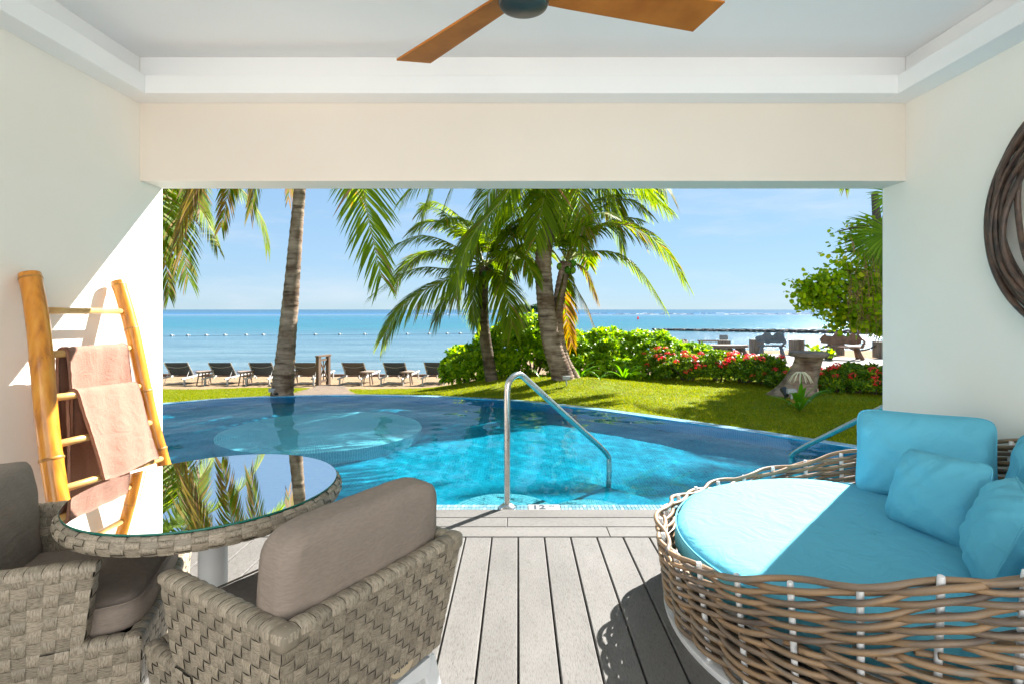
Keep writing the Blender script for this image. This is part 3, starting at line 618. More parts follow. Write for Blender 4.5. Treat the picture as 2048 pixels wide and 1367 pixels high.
# grass blades (nobody could count them)
def grass():
    n = 420000; u = RS.rand(n)
    Y_ = 4.2 + (13.6 - 4.2) * RS.rand(n) ** .8; X_ = RS.uniform(-.72, .74, n) * Y_
    ok = ~inside(X_, Y_, np.array(offset(farc, .21))) & ~((Y_ < 4.1)) & ~((np.abs(X_ - (-3.35 - 1.75 * ((Y_ - 9) / 5.6).clip(0, 1) ** 1.1)) < .48) & (Y_ > 8.7))
    ok &= Y_ < np.where(X_ < -1.2, 13.25 + .1 * np.sin(X_ * 1.7), 14.2)
    X_, Y_ = X_[ok], Y_[ok]; n = len(X_)
    Z_ = np.array([gz(a, b) for a, b in zip(X_, Y_)])
    cl = np.sin(X_ * 3.1) * np.sin(Y_ * 2.7 + 1) + np.sin(X_ * 9 + 2) * np.sin(Y_ * 8)
    keep = ~((((X_ - 4.7) / .75) ** 2 + ((Y_ - 8.15) / .45) ** 2 < 1) & (RS.rand(n) < .75)) & ~((np.sin(X_ * 2.3 + 1) * np.sin(Y_ * 3.1 + X_ * .7) > .93) & (RS.rand(n) < .7)); X_, Y_, Z_, cl = X_[keep], Y_[keep], Z_[keep], cl[keep]; n = len(X_)
    h = RS.uniform(.012, .03, n) * (1 + .25 * cl) + .018 * (RS.rand(n) > .98); a = RS.uniform(0, 2 * PI, n); lean = RS.normal(0, .012, (n, 2)); wd = RS.uniform(.003, .0065, n)
    B = np.stack([X_, Y_, Z_], 1); S = np.stack([np.cos(a), np.sin(a), np.zeros(n)], 1) * wd[:, None]
    T = B + np.stack([lean[:, 0], lean[:, 1], h], 1)
    V = np.stack([B - S, B + S, T], 1).reshape(-1, 3); me = np_mesh('grass', V, np.arange(3 * n), np.arange(n) * 3, np.full(n, 3), blade_m)
    tag(link('grass', me), kind='stuff')
grass()

# ------------------------------------------------------------------ palms
def frond(c, az, el, length, droop, par, path=None, mats=(frond_g, frond_y, frond_b, rachis_m), yellow=.0, leaf=.62, n=62, hang=.5, bare=.14, width=.044, power=1.25):
    """a pinnate frond: curved stem with drooping leaflets; az, el in degrees"""
    seg = 20; n = int(n * 1.25); az = R(az); pts = []; p = Vector(c); tang = []
    for i in range(seg + 1):
        s = i / seg; e = R(max(-86, el - droop * s ** power)); a = az
        t = Vector((math.cos(a) * math.cos(e), math.sin(a) * math.cos(e), math.sin(e))); tang.append(t); pts.append(p.copy()); p = p + t * (length / seg)
    if path:
        C_ = catmull(path, 12); D_ = [0]
        for a_, b_ in zip(C_, C_[1:]): D_.append(D_[-1] + (b_ - a_).length)
        length = D_[-1]; pts = []
        for i in range(seg + 1):
            d_ = length * i / seg; k_ = max(q for q in range(len(D_) - 1) if D_[q] <= d_ + 1e-6); f_ = (d_ - D_[k_]) / max(1e-6, D_[k_ + 1] - D_[k_]); pts.append(C_[k_].lerp(C_[k_ + 1], min(1, f_)))
        tang = [(pts[min(i + 1, seg)] - pts[max(i - 1, 0)]).normalized() for i in range(seg + 1)]; az = math.atan2(pts[-1].y - pts[0].y, pts[-1].x - pts[0].x)
    mb = MB(); mb.tube(pts, [max(.004, .022 * (1 - i / seg) ** .8 * (length / 3) ** .5) for i in range(seg + 1)], 5, True, 3)
    side0 = Vector((-math.sin(az), math.cos(az), 0)); tw = random.uniform(-.25, .25)
    for sd in (-1, 1):
        for k in range(n):
            s = bare + (1 - bare) * (k + random.random() * .7) / n; x = min(s, .999) * seg; i = int(x); f = x - i
            P = pts[i].lerp(pts[i + 1], f); t = tang[i].lerp(tang[i + 1], f).normalized()
            u = (s - bare) / (1 - bare); ll = leaf * (.45 + .55 * math.sin(min(1, u * 1.9 + .12) * PI / 2)) * (1 - .62 * max(0, u - .35) / .65) * random.uniform(.85, 1.08)
            if yellow > 0 and random.random() < .06: continue
            upv = side0.cross(t); sv = (side0 * sd + upv * (-tw * sd if True else 0)).normalized()
            phi = R(28 + 34 * u + random.uniform(-5, 5)); d = (sv * math.cos(phi) + t * math.sin(phi) + Vector((0, 0, .18))).normalized()
            hg = hang * random.uniform(.75, 1.25); q = [P + d * (ll * v) + Vector((0, 0, -1)) * (ll * hg * v * v * 1.1) for v in (0, .4, .75, 1)]
            wdir = (t - d * t.dot(d)).normalized(); wv = width * (.8 + .4 * random.random()) * (1 - .3 * u)
            r_ = random.random(); ye = yellow * (.35 + 1.1 * u); mi = 1 if r_ < ye * .75 else (2 if r_ < ye else 0)
            if random.random() < .03 + .10 * (u > .85): mi = 2 if random.random() < .5 else 1
            mb.add([q[0] - wdir * wv * .22, q[0] + wdir * wv * .22, q[1] - wdir * wv * .5, q[1] + wdir * wv * .5, q[2] - wdir * wv * .34, q[2] + wdir * wv * .34, q[3]], [(0, 1, 3, 2), (2, 3, 5, 4), (4, 5, 6)], mi)
    return mb.build('frond', list(mats), par)
def trunk(pts, rad, par, mat, per=8, n=14, flare=None):
    P = catmull(pts, per); m = len(P); rr = []
    for i in range(m):
        x = i / (m - 1) * (len(rad) - 1); a = int(min(x, len(rad) - 2)); r_ = rad[a] + (rad[a + 1] - rad[a]) * (x - a)
        rr.append(r_)
    # ring scars: alternate slight swellings
    P2, R2 = [], []
    for i in range(m - 1):
        for q in range(3):
            P2.append(P[i].lerp(P[i + 1], q / 3)); R2.append((rr[i] + (rr[i + 1] - rr[i]) * q / 3) * (1.045 if q == 0 else (.975 if q == 2 else 1.0)) * random.uniform(.985, 1.015))
    P2.append(P[-1]); R2.append(rr[-1])
    mb = MB(); mb.tube(P2, R2, n); return mb.build('trunk', mat, par, smooth=True)
def palm(label, pts, rad, fr, mat=bark, paths=(), **kw):
    base = Vector(pts[0]); root = thing('palm_tree', label, 'palm tree', base, group='coconut palms on the lawn'); trunk(pts, rad, root, mat)
    c = Vector(pts[-1])
    for f in fr:
        az, el, ln, dr = f[:4]; k = dict(kw); k.update(f[4] if len(f) > 4 else {})
        frond(c + Vector((math.cos(R(az)) * .06, math.sin(R(az)) * .06, random.uniform(-.1, .08))), az, el, ln, dr, root, **k)
    for pth in paths:
        k = dict(kw); k.update(pth[1] if len(pth) > 1 else {}); P_ = [c + Vector((0, 0, .05))] + [px(*q) for q in pth[0]]; ln = sum((b - a).length for a, b in zip(P_, P_[1:]))
        k.setdefault('leaf', min(.85, .30 * ln)); k.setdefault('n', int(24 + 13 * ln)); frond(c, 0, 0, 1, 0, root, path=P_, **k)
    mb = MB()
    for q in range(7):
        a = q * 2.4; mb.lathe([(.0, -.08), (.05, -.05), (.065, 0), (.05, .05), (0, .08)], (c.x + .13 * math.cos(a), c.y + .13 * math.sin(a), c.z - .02 - .07 * (q % 3)), 10)
    mb.build('coconut_cluster', lily_leaf, root, smooth=True)
    return root
def ring(cnt, el0, el1, l0, l1, d0, d1, off=0, **k):
    out = []
    for i in range(cnt):
        t = random.random(); out.append(((off + i * 137.5) % 360, el0 + (el1 - el0) * i / max(1, cnt - 1) + random.uniform(-6, 6), random.uniform(l0, l1), d0 + (d1 - d0) * (i / max(1, cnt - 1)) + random.uniform(-8, 8), k))
    return out
# palm one: tall stem beside the path
palm('tall coconut palm whose stem rises alone from the lawn beside the path', [(-3.96, 9.0, -.18), (-3.90, 9, .5), (-3.80, 9, 1.6), (-3.70, 9, 2.8), (-3.60, 9, 4.0), (-3.50, 9, 5.3)], [.19, .155, .125, .100, .088, .085],
     ring(12, 75, 12, 3.4, 4.2, 65, 85, 20, leaf=.85, n=66), paths=[
     ([(660, 110, 8.4), (705, 240, 7.8), (728, 385, 7.5), (742, 460, 7.5), (764, 556, 7.5)], dict(leaf=.9, n=84, hang=.30, width=.042)),
     ([(520, 110, 8.8), (430, 240, 8.7), (390, 360, 8.7), (352, 490, 8.7)], dict(yellow=.7, leaf=.62)), ([(520, 150, 9.2), (475, 260, 9.2), (460, 360, 9.2), (442, 455, 9.2)], dict(yellow=.45, leaf=.55)),
     ([(560, 140, 9.4), (520, 270, 9.4), (507, 380, 9.4), (500, 425, 9.4)], dict(yellow=.35, leaf=.55)), ([(598, 200, 9.2), (584, 320, 9.1), (577, 398, 9.0)], dict(yellow=.5, leaf=.4)), ([(540, 60, 8.6), (440, 170, 8.4), (405, 330, 8.4), (372, 430, 8.4)], dict(yellow=.8, leaf=.6))])
# palm two: slender dark stem
palm('slender dark stemmed coconut palm standing against the pale end of the big hedge', [(-.52, 11, -.2), (-.60, 11, .3), (-.70, 11, 1.0), (-.72, 11, 1.7), (-.69, 11, 2.22)], [.135, .12, .115, .11, .12],
     ring(9, 78, 25, 1.7, 2.1, 60, 95, 60), mat=bark_dark, paths=[
     ([(905, 490, 10.6), (850, 472, 10.5), (800, 487, 10.4), (766, 520, 10.4)], dict()), ([(900, 512, 11.3), (850, 505, 11.4), (810, 530, 11.5), (790, 570, 11.5)], dict(leaf=.7)),
     ([(900, 538, 10.6), (845, 535, 10.4), (790, 555, 10.3), (742, 592, 10.3)], dict(leaf=.6)), ([(905, 556, 10.4), (845, 582, 10.2), (797, 620, 10.1), (766, 674, 10.0)], dict(leaf=.85, n=72)),
     ([(945, 470, 11.3), (915, 430, 11.4), (870, 405, 11.5), (840, 425, 11.5)], dict(leaf=.6)), ([(935, 480, 11), (890, 448, 11), (850, 446, 11), (820, 465, 11)], dict(leaf=.6)),
     ([(1000, 556, 10.6), (1016, 600, 10.5), (1024, 655, 10.5)], dict(leaf=.75, n=56)), ([(952, 565, 10.9), (946, 600, 10.8), (950, 650, 10.8)], dict(leaf=.5)),
     ([(1015, 510, 11), (1050, 505, 11), (1078, 545, 11)], dict(leaf=.55)),
     ([(1000, 475, 11), (1045, 450, 11), (1090, 480, 11)], dict(leaf=.7)), ([(935, 560, 10.7), (895, 590, 10.6), (870, 640, 10.6)], dict(leaf=.7))])
# palm three: thick ringed stem, shares its root swelling with palm four
palm('thick ringed coconut palm curving up in front of the hedge, its root spreading', [(.90, 10, -.16), (.78, 10, .25), (.62, 10, .75), (.52, 10, 1.45), (.47, 10, 2.3), (.60, 10, 3.0), (.68, 10, 3.9)], [.25, .19, .175, .165, .15, .13, .125],
     ring(12, 75, 15, 2.6, 3.4, 55, 85, 10, leaf=.8, n=64), paths=[
     ([(1060, 330, 9.4), (1005, 400, 9.2), (954, 458, 9.1), (924, 520, 9.0), (912, 590, 9.0)], dict(leaf=1.05, n=92, hang=.32, width=.050)),
     ([(1000, 230, 9.8), (900, 290, 9.7), (862, 380, 9.7), (838, 468, 9.7)], dict(leaf=.75)), ([(1040, 230, 9.8), (950, 290, 9.7), (905, 370, 9.7), (880, 440, 9.7)], dict(leaf=.8)),
     ([(1070, 320, 10.5), (1035, 400, 10.6), (1020, 480, 10.7), (1022, 540, 10.7)], dict(leaf=.8)), ([(1050, 300, 10.4), (985, 370, 10.5), (960, 450, 10.5), (950, 510, 10.5)], dict(leaf=.85)),
     ([(1140, 340, 9.7), (1160, 400, 9.6), (1172, 470, 9.6)], dict(leaf=.75, yellow=.1)), ([(1180, 290, 10), (1240, 330, 10), (1290, 380, 10), (1335, 420, 10)], dict(leaf=.7)),
     ([(1160, 320, 10.3), (1205, 380, 10.4), (1235, 450, 10.4), (1245, 500, 10.4)], dict(leaf=.8)), ([(1100, 350, 9.5), (1085, 410, 9.4), (1070, 480, 9.4)], dict(leaf=.7)), ([(1130, 290, 10.5), (1190, 310, 10.7), (1225, 380, 10.8), (1240, 430, 10.8)], dict(leaf=.8))])
palm('shorter coconut palm leaning outward from the same root, yellow fronds below', [(1.18, 10.1, -.12), (1.0, 10.12, .12), (.82, 10.15, .5), (.74, 10.2, 1.1), (.80, 10.2, 1.7), (.92, 10.2, 2.25)], [.11, .13, .13, .115, .105, .11],
     ring(6, 78, 40, 1.6, 2.0, 60, 90, 100, leaf=.55, n=50), paths=[
     ([(1172, 470, 10.0), (1225, 447, 9.9), (1285, 462, 9.8), (1335, 505, 9.8), (1372, 565, 9.8)], dict(leaf=.66, yellow=.14, n=72)), ([(1180, 503, 10.1), (1235, 508, 10.0), (1282, 545, 10), (1326, 610, 10)], dict(leaf=.58, n=64)),
     ([(1165, 535, 10.3), (1182, 566, 10.3), (1194, 598, 10.3)], dict(leaf=.4, yellow=.6)), ([(1150, 570, 10.1), (1172, 610, 10.0), (1188, 650, 10)], dict(leaf=.5, yellow=.7)), ([(1128, 590, 10.4), (1134, 640, 10.4), (1144, 690, 10.4)], dict(leaf=.4, yellow=.8)),
     ([(1105, 480, 10.3), (1060, 480, 10.4), (1025, 515, 10.4), (1010, 560, 10.4)], dict(leaf=.6)), ([(1122, 560, 10.2), (1112, 600, 10.2), (1106, 640, 10.2)], dict(leaf=.4, yellow=.9)),
     ([(1155, 455, 10.6), (1200, 415, 10.7), (1255, 400, 10.8), (1300, 430, 10.8)], dict(leaf=.6)), ([(1138, 480, 9.8), (1150, 470, 9.5), (1175, 500, 9.3)], dict(leaf=.5)), ([(1170, 420, 10.6), (1230, 390, 10.8), (1300, 395, 10.9), (1340, 420, 11)], dict(leaf=.6))])
# palms beyond the side walls, whose fronds reach into view
palm('coconut palm mostly hidden by the ladder side wall, green fronds reaching in', [(-7.9, 10.4, -.3), (-7.8, 10.4, 2), (-7.6, 10.4, 4.4)], [.19, .14, .12],
     ring(10, 70, 0, 3.0, 3.6, 70, 95, 0), paths=[([(330, 300, 10.2), (388, 385, 10), (434, 492, 10)], dict(yellow=.1, leaf=.7)), ([(300, 330, 10.2), (345, 420, 10), (378, 560, 10)], dict(yellow=.2, leaf=.7)), ([(290, 380, 10.2), (325, 480, 10), (338, 592, 10)], dict(yellow=.3, leaf=.6)),
     ([(330, 260, 10.0), (370, 330, 9.8), (400, 420, 9.7)], dict(yellow=.3, leaf=.7)), ([(290, 330, 10.2), (322, 420, 10), (345, 500, 10)], dict(yellow=.15, leaf=.7))])
palm('coconut palm beyond the daybed side wall with only a frond tip showing', [(10.3, 12.2, -.1), (10.0, 12.2, 3), (9.6, 12, 6.0)], [.2, .14, .12], ring(13, 70, 0, 3.0, 3.7, 60, 90, 40))

# ------------------------------------------------------------------ hedges and shrubs
def blob_points(blobs, n, jitter=.10, up_bias=.0):
    """points and outward normals on the outer skin of a union of ellipsoids"""
    P = []; Nn = []; A = np.array([b[3] * b[4] + b[4] * b[5] + b[3] * b[5] for b in blobs]); A = A / A.sum()
    for bi, b in enumerate(blobs):
        m = int(n * A[bi]) + 1; d = norm(RS.normal(size=(m, 3))); d[:, 2] = np.where(d[:, 2] < -.35, -d[:, 2], d[:, 2])
        c = np.array(b[:3]); r_ = np.array(b[3:6]); wob = 1 + .10 * np.sin(d[:, :1] * 7 + bi) * np.sin(d[:, 1:2] * 6) + .06 * np.sin(d[:, 2:3] * 13 + bi)
        depth = 1 - np.abs(RS.normal(0, jitter, (m, 1))); p = c + d * r_ * wob * depth; nn = norm(d / r_)
        ok = np.ones(m, bool)
        for bj, b2 in enumerate(blobs):
            if bj != bi: ok &= (((p - np.array(b2[:3])) / np.array(b2[3:6])) ** 2).sum(1) > .72
        P.append(p[ok]); Nn.append(nn[ok])
    return np.concatenate(P), np.concatenate(Nn)
def rosettes(P, Nn, k, L, W, mat, name, tmpl='ov', open_=.7, up=.5):
    m = len(P); ax = norm(Nn + np.array([0, 0, up]) + RS.normal(0, .25, (m, 3)))
    t = norm(np.cross(ax, RS.normal(size=(m, 3)))); b = np.cross(ax, t); PP, DD, NN = [], [], []
    for i in range(k):
        a = 2 * PI * i / k + RS.uniform(-.3, .3, m); r_ = t * np.cos(a)[:, None] + b * np.sin(a)[:, None]; o = open_ * RS.uniform(.6, 1.3, m)[:, None]
        D = norm(ax * (1 - .35 * o) + r_ * o); PP.append(P + r_ * .008); DD.append(D); NN.append(norm(ax - r_ * .4 + RS.normal(0, .1, (m, 3))))
    n = m * k; LL = L * RS.uniform(.65, 1.15, n); return leaf_mesh(name, np.concatenate(PP), np.concatenate(DD), np.concatenate(NN), LL, LL * W / L, mat, tmpl=tmpl)
def core(blobs, par, mat=twig, s=.72):
    mb = MB()
    for i, b in enumerate(blobs):
        for q in range(7):
            a = q * .9 + i; e = Vector((b[0] + math.cos(a) * b[3] * s, b[1] + math.sin(a) * b[4] * s, b[2] + b[5] * s * random.uniform(.2, .9)))
            s0 = Vector((b[0] + math.cos(a) * .08, b[1] + math.sin(a) * .08, gz(b[0], b[1]) - .02)); mb.tube([s0, s0.lerp(e, .5) + Vector((0, 0, .08)), e], [.022, .014, .006], 5)
    return mb.build('stems', mat, par)
def hedge(label, blobs, n, k, L, W, mat, tmpl='ov', fl=0, group='garden shrubs between lawn and sea', open_=.7, up=.5):
    c = blobs[0]; root = thing('hedge_shrub', label, 'hedge', (c[0], c[1], gz(c[0], c[1])), group=group); core(blobs, root)
    P, Nn = blob_points(blobs, n); P2, N2 = blob_points([(b[0], b[1], b[2], b[3] * .8, b[4] * .8, b[5] * .8) for b in blobs], int(n * .5))
    off = np.array(origin(root)); me = rosettes(np.concatenate([P, P2]) - off, np.concatenate([Nn, N2]), k, L, W, mat, 'foliage', tmpl, open_, up)
    o = link('foliage', me, root); tag(o, kind='stuff'); return root, P, Nn
hedge('bright green hedge mound at the beach end behind the slender dark palm', [(-.85, 12.2, .05, .85, .7, .5), (-.2, 12.1, .35, .8, .75, .62), (.35, 12, .5, .7, .7, .66), (.0, 12.1, .75, .38, .4, .42), (-1.25, 12.3, -.15, .45, .45, .33), (-.5, 11.85, .0, .8, .5, .45)], 2400, 8, .125, .055, hedge_leaf)
hedge('long bright green hedge behind the thick twin palms and beside the red flowers', [(1.2, 12.2, .25, .8, .7, .56), (2.0, 12.2, .28, .9, .75, .56), (2.9, 12.1, .24, .9, .75, .55), (3.7, 12.0, .05, .9, .7, .50), (1.5, 11.6, -.02, .8, .5, .42), (2.5, 11.6, .0, .9, .5, .42), (4.4, 11.9, -.12, .7, .6, .46)], 3000, 8, .125, .055, hedge_leaf)
def flowers(root, P, Nn, count, pick, size=.05):
    idx = [i for i in range(len(P)) if pick(P[i], Nn[i])]; random.shuffle(idx); off = origin(root); proto = None
    for i in idx[:count]:
        if proto is None:
            m = 34; d = norm(RS.normal(size=(m, 3))); d[:, 2] = np.abs(d[:, 2]); t = norm(np.cross(d, RS.normal(size=(m, 3))))
            proto = leaf_mesh('flower_cluster', d * size * .75, t, d, size * .45, size * .3, flower_red, tmpl='ov')
        o = link('flower_cluster', proto, root); o.location = Vector(P[i] + Nn[i] * .06) - off; s = random.uniform(.6, 1.2); o.scale = (s, s, s * .8); o.rotation_euler = (random.uniform(-.4, .4), random.uniform(-.4, .4), random.uniform(0, 6))
def px_blob(x, ytop, ybase, Y, wpx, dy=.45):
    t = px(x, ytop, Y); z0 = gz(t.x, Y); zt = t.z; return (t.x, Y, z0 + (zt - z0) * .45, wpx * Y / F / 2, dy, (zt - z0) * .55)
front = lambda p, n: n[1] < .25 and n[2] > -.3
r1, P, Nn = hedge('green flowering bush with red blooms just before the driftwood table', [px_blob(1375, 712, 0, 10.8, 120), px_blob(1440, 706, 0, 10.6, 120), px_blob(1330, 700, 0, 11.3, 90), px_blob(1490, 716, 0, 10.3, 110)], 1500, 7, .085, .032, ixora_leaf, 'lan'); flowers(r1, P, Nn, 46, front, .085)
r1, P, Nn = hedge('green flowering bush with red blooms beside the slab topped stump', [px_blob(1530, 712, 0, 10.0, 80), px_blob(1565, 738, 0, 9.7, 90), px_blob(1600, 745, 0, 9.5, 80)], 900, 7, .085, .032, ixora_leaf, 'lan'); flowers(r1, P, Nn, 18, front, .085)
r1, P, Nn = hedge('low flowering bush with red blooms between the stump and the daybed wall', [px_blob(1665, 742, 0, 9.0, 80), px_blob(1705, 732, 0, 8.9, 90), px_blob(1755, 736, 0, 8.8, 90), px_blob(1810, 730, 0, 8.8, 90)], 1500, 7, .085, .032, ixora_leaf, 'lan'); flowers(r1, P, Nn, 26, front, .085)

def lily(label, loc, n, L, W, seed, tall=.9, flowers_=False, old=0):
    rnd = random.Random(seed); root = thing('strap_leaf_plant', label, 'plant', loc, group='strap leaf plants on the lawn')
    for i in range(n):
        a = rnd.uniform(0, 2 * PI); el = rnd.uniform(35, 80) * tall; l = L * rnd.uniform(.7, 1.1); p = Vector((0, 0, 0)); mb = MB(); vs = []
        seg = 6; side = Vector((-math.sin(a), math.cos(a), 0))
        isold = i < old
        if isold: el = 25
        for s in range(seg + 1):
            e = R(el - (75 if not isold else 70) * (s / seg) ** 1.8 * rnd.uniform(.8, 1.1)); t = Vector((math.cos(a) * math.cos(e), math.sin(a) * math.cos(e), math.sin(e)))
            wd = W * (.55 + .45 * math.sin(min(1, s / seg * 2.2) * PI / 2)) * (1 - max(0, s / seg - .45) / .55) ** .8 / 2 + .001
            up = side.cross(t) * -1
            vs += [p - side * wd + Vector((0, 0, wd * .35)), p, p + side * wd + Vector((0, 0, wd * .35))]; p = p + t * (l / seg)
        mb.add(vs, [(s * 3 + k, s * 3 + k + 1, s * 3 + k + 4, s * 3 + k + 3) for s in range(seg) for k in (0, 1)])
        mb.build('leaf', lily_old if isold else lily_leaf, root, local=True, smooth=True)
    if flowers_:
        mb = MB(); mb.tube([(0, 0, 0), (.02, 0, .3), (.01, 0, .52)], [.012, .01, .008], 6); mb.build('stalk', lily_leaf, root, local=True)
        mb = MB()
        for i in range(12):
            a = i * .52; pts = [Vector((.01, 0, .52)) + Vector((math.cos(a) * .15 * u, math.sin(a) * .15 * u, .09 * u - .22 * u * u)) for u in (0, .35, .7, 1)]; mb.tube(pts, [.006, .008, .007, .003], 4)
        mb.build('flower', flower_white, root, local=True)
    return root
def gl(x, Y, dz=0): X = (x - CX) * Y / F; return (X, Y, gz(X, Y) + dz)
lily('spider lily with drooping leaves and pale wilted flower before the slab topped stump', gl(1600, 7.35), 13, .58, .065, 3, flowers_=True, old=1)
lily('bright strap leaved clump on the lawn edge before the long hedge', gl(1248, 10.9), 14, .55, .05, 5)
lily('strap leaved clump growing behind the root of the twin palms', gl(1160, 10.8), 11, .50, .045, 9)
lily('small grassy clump beside the spreading palm root', gl(1200, 10.0), 7, .28, .02, 11)
lily('thin leaved tuft at the beach side of the thick twin palms', gl(1080, 10.7), 6, .32, .018, 12)
lily('thin weedy tuft at the red flower end of the long hedge', gl(1300, 10.9), 6, .32, .016, 15)

# ------------------------------------------------------------------ stump with slab top
def stump():
    b = Vector(gl(1603, 8.45)); root = thing('stump_table', 'leaning palm stump with a round plank top on the lawn', 'stump', b)
    mb = MB(); n = 28; prof = []
    lv = [(-.05, .34, -.05), (.06, .31, -.04), (.13, .285, -.02), (.24, .26, .01), (.36, .245, .05), (.46, .235, .08), (.55, .23, .11), (.60, .24, .12)]
    vs = []
    for z, r_, dx in lv:
        for k in range(n):
            a = 2 * PI * k / n; lobes = 1 + (.20 * math.exp(-z * 4)) * max(0, math.cos(a * 2.5 + .6)) + .03 * math.sin(a * 5 + z * 9)
            if math.cos(a) < 0: lobes *= 1 + .45 * math.exp(-z * 6) * abs(math.cos(a))
            r_ = r_ if k else r_; vs.append((b.x + dx + .86 * r_ * lobes * math.cos(a), b.y + r_ * .8 * math.sin(a) * lobes, b.z + z))
    fs = [(i * n + k, i * n + (k + 1) % n, (i + 1) * n + (k + 1) % n, (i + 1) * n + k) for i in range(len(lv) - 1) for k in range(n)]; fs.append(tuple((len(lv) - 1) * n + k for k in range(n)))
    mb.add(vs, fs); mb.build('trunk', bark, root, smooth=True)
    mb = MB(); mb.lathe([(0, 0), (.27, 0), (.285, .015), (.285, .055), (.27, .07), (0, .07)], (b.x + .11, b.y, b.z + .60), 30); mb.build('top', drift, root, smooth=True, sharp=40)
stump()
def spotlight(label, loc, face):
    root = thing('garden_spotlight', label, 'spotlight', loc, group='spotlights at the palm roots')
    mb = MB(); mb.tube([(0, 0, 0), (0, 0, .08)], .008, 6); mb.build('spike', black_plastic, root, local=True)
    mb = MB(); rot = Matrix.Rotation(face, 3, 'Z') @ Matrix.Rotation(R(-50), 3, 'X'); pts = [rot @ Vector((0, 0, -.07)) + Vector((0, 0, .12)), rot @ Vector((0, 0, .02)) + Vector((0, 0, .12)), rot @ Vector((0, 0, .07)) + Vector((0, 0, .12))]
    mb.tube(pts, [.035, .045, .05], 12); mb.build('lamp_body', black_plastic, root, local=True, smooth=True, sharp=40)
spotlight('black garden spotlight at the foot of the lone tall palm', gl(556, 8.88), 0); spotlight('black garden spotlight at the root of the stump', gl(1570, 8.0), 0)
def marker(label, loc):
    root = thing('junction_marker', label, 'marker', loc, group='small white markers beside the trees')
    mb = MB(); mb.box((0, 0, .06), (.02, .02, .12)); mb.build('stake', white_plastic, root, local=True)
    mb = MB(); mb.box((0, 0, .15), (.13, .05, .06)); mb.build('head', white_plastic, root, local=True)
marker('small white marker on a stake beside the lone tall palm', gl(546, 8.86)); marker('small white marker before the root of the twin palms', gl(1133, 9.4)); marker('small white marker at the foot of the plank topped stump', gl(1583, 7.9))

# ------------------------------------------------------------------ sea grape and fan palm at the wall
def sea_grape():
    base = Vector((7.4, 10.4, gz(7.4, 10.4))); root = thing('sea_grape_tree', 'sea grape tree with round yellow green leaves reaching in beside the wall', 'tree', base)
    mb = MB(); mb.tube([base, (7.2, 10.4, 1.2), (7.0, 10.4, 2.4), (6.9, 10.4, 3.6)], [.16, .13, .10, .06], 9); mb.build('trunk', twig, root, smooth=True)
    mb = MB(); P = []
    def br(pxs, Y0=10.3, start=(7.0, 10.4, 1.8), spread=.16, dens=10):
        pts = [Vector(start)] + [px(x, y, Y0 + random.uniform(-.25, .25)) for x, y in pxs]; C_ = catmull(pts, 8)
        mb.tube(C_, [.03 * (1 - i / len(C_)) + .005 for i in range(len(C_))], 5)
        for i, p in enumerate(C_):
            if i < 5: continue
            for q in range(dens): P.append(np.array(p) + RS.normal(0, spread, 3) * np.array([1, 1, .75]))
    for y0, pts in ((2.1, [(1740, 640), (1690, 600), (1640, 585), (1605, 590)]), (2.1, [(1740, 600), (1690, 565), (1650, 560), (1615, 575)]), (2.0, [(1740, 640), (1700, 622), (1645, 608), (1612, 602)]), (1.9, [(1750, 640), (1710, 636), (1668, 646)]),
                    (2.2, [(1750, 570), (1720, 545), (1680, 540)]), (3.0, [(1750, 450), (1710, 455), (1670, 465)]), (3.0, [(1755, 470), (1715, 480), (1690, 480)]), (2.6, [(1745, 500), (1700, 503), (1665, 506)]),
                    (2.0, [(1755, 640), (1735, 620), (1700, 610)]), (2.0, [(1765, 600), (1735, 590)]), (1.9, [(1770, 640), (1752, 650)])):
        br(pts, Y0=9.0 if y0 < 2.3 else 9.2, start=(6.9, 9.9, y0), spread=.10 if y0 > 2.3 else .115, dens=3 if y0 > 2.3 else 22)
    mb.build('branches', twig, root)
    P = np.array(P); n = len(P); me = leaf_mesh('crown', P - np.array(base), norm(RS.normal(size=(n, 3)) * np.array([1, 1, .6])), norm(RS.normal(0, .7, (n, 3)) + np.array([0, -.4, .8])), RS.uniform(.055, .10, n), RS.uniform(.055, .09, n), grape_leaf, tmpl='round')
    tag(link('crown', me, root), kind='stuff')
sea_grape()
def fan(c, d, up, r_, par, mat, n=34, arc=250, droop=.35):
    d = Vector(d).normalized(); up = (Vector(up) - d * Vector(up).dot(d)).normalized(); s = d.cross(up); c = Vector(c); mb = MB()
    for i in range(n):
        a = R(-arc / 2 + arc * (i + .5) / n) ; v = (d * math.cos(a) + s * math.sin(a)); rr = r_ * (1 - .25 * abs(a) / PI) * random.uniform(.93, 1.05); wv = (s * math.cos(a) - d * math.sin(a)) * (rr * arc / n * PI / 180 * .42)
        vs = []
        for t, wd in ((.0, .05), (.35, .9 * .4), (.65, .55), (1, .02)):
            p = c + v * rr * t + Vector((0, 0, -droop * rr * t * t)) + up * (.012 if 1 else 0) * (1 if i % 2 else -1); vs += [p - wv * wd * 1.5, p + wv * wd * 1.5]
        vs2 = vs[:]; tip = vs[-1] + Vector((random.uniform(-.05, .05), 0, -random.uniform(.04, .22)))
        vs2.append(tip); mb.add(vs2, [(0, 1, 3, 2), (2, 3, 5, 4), (4, 5, 7, 6), (6, 7, 8)])
    return mb.build('fan_frond', mat, par)
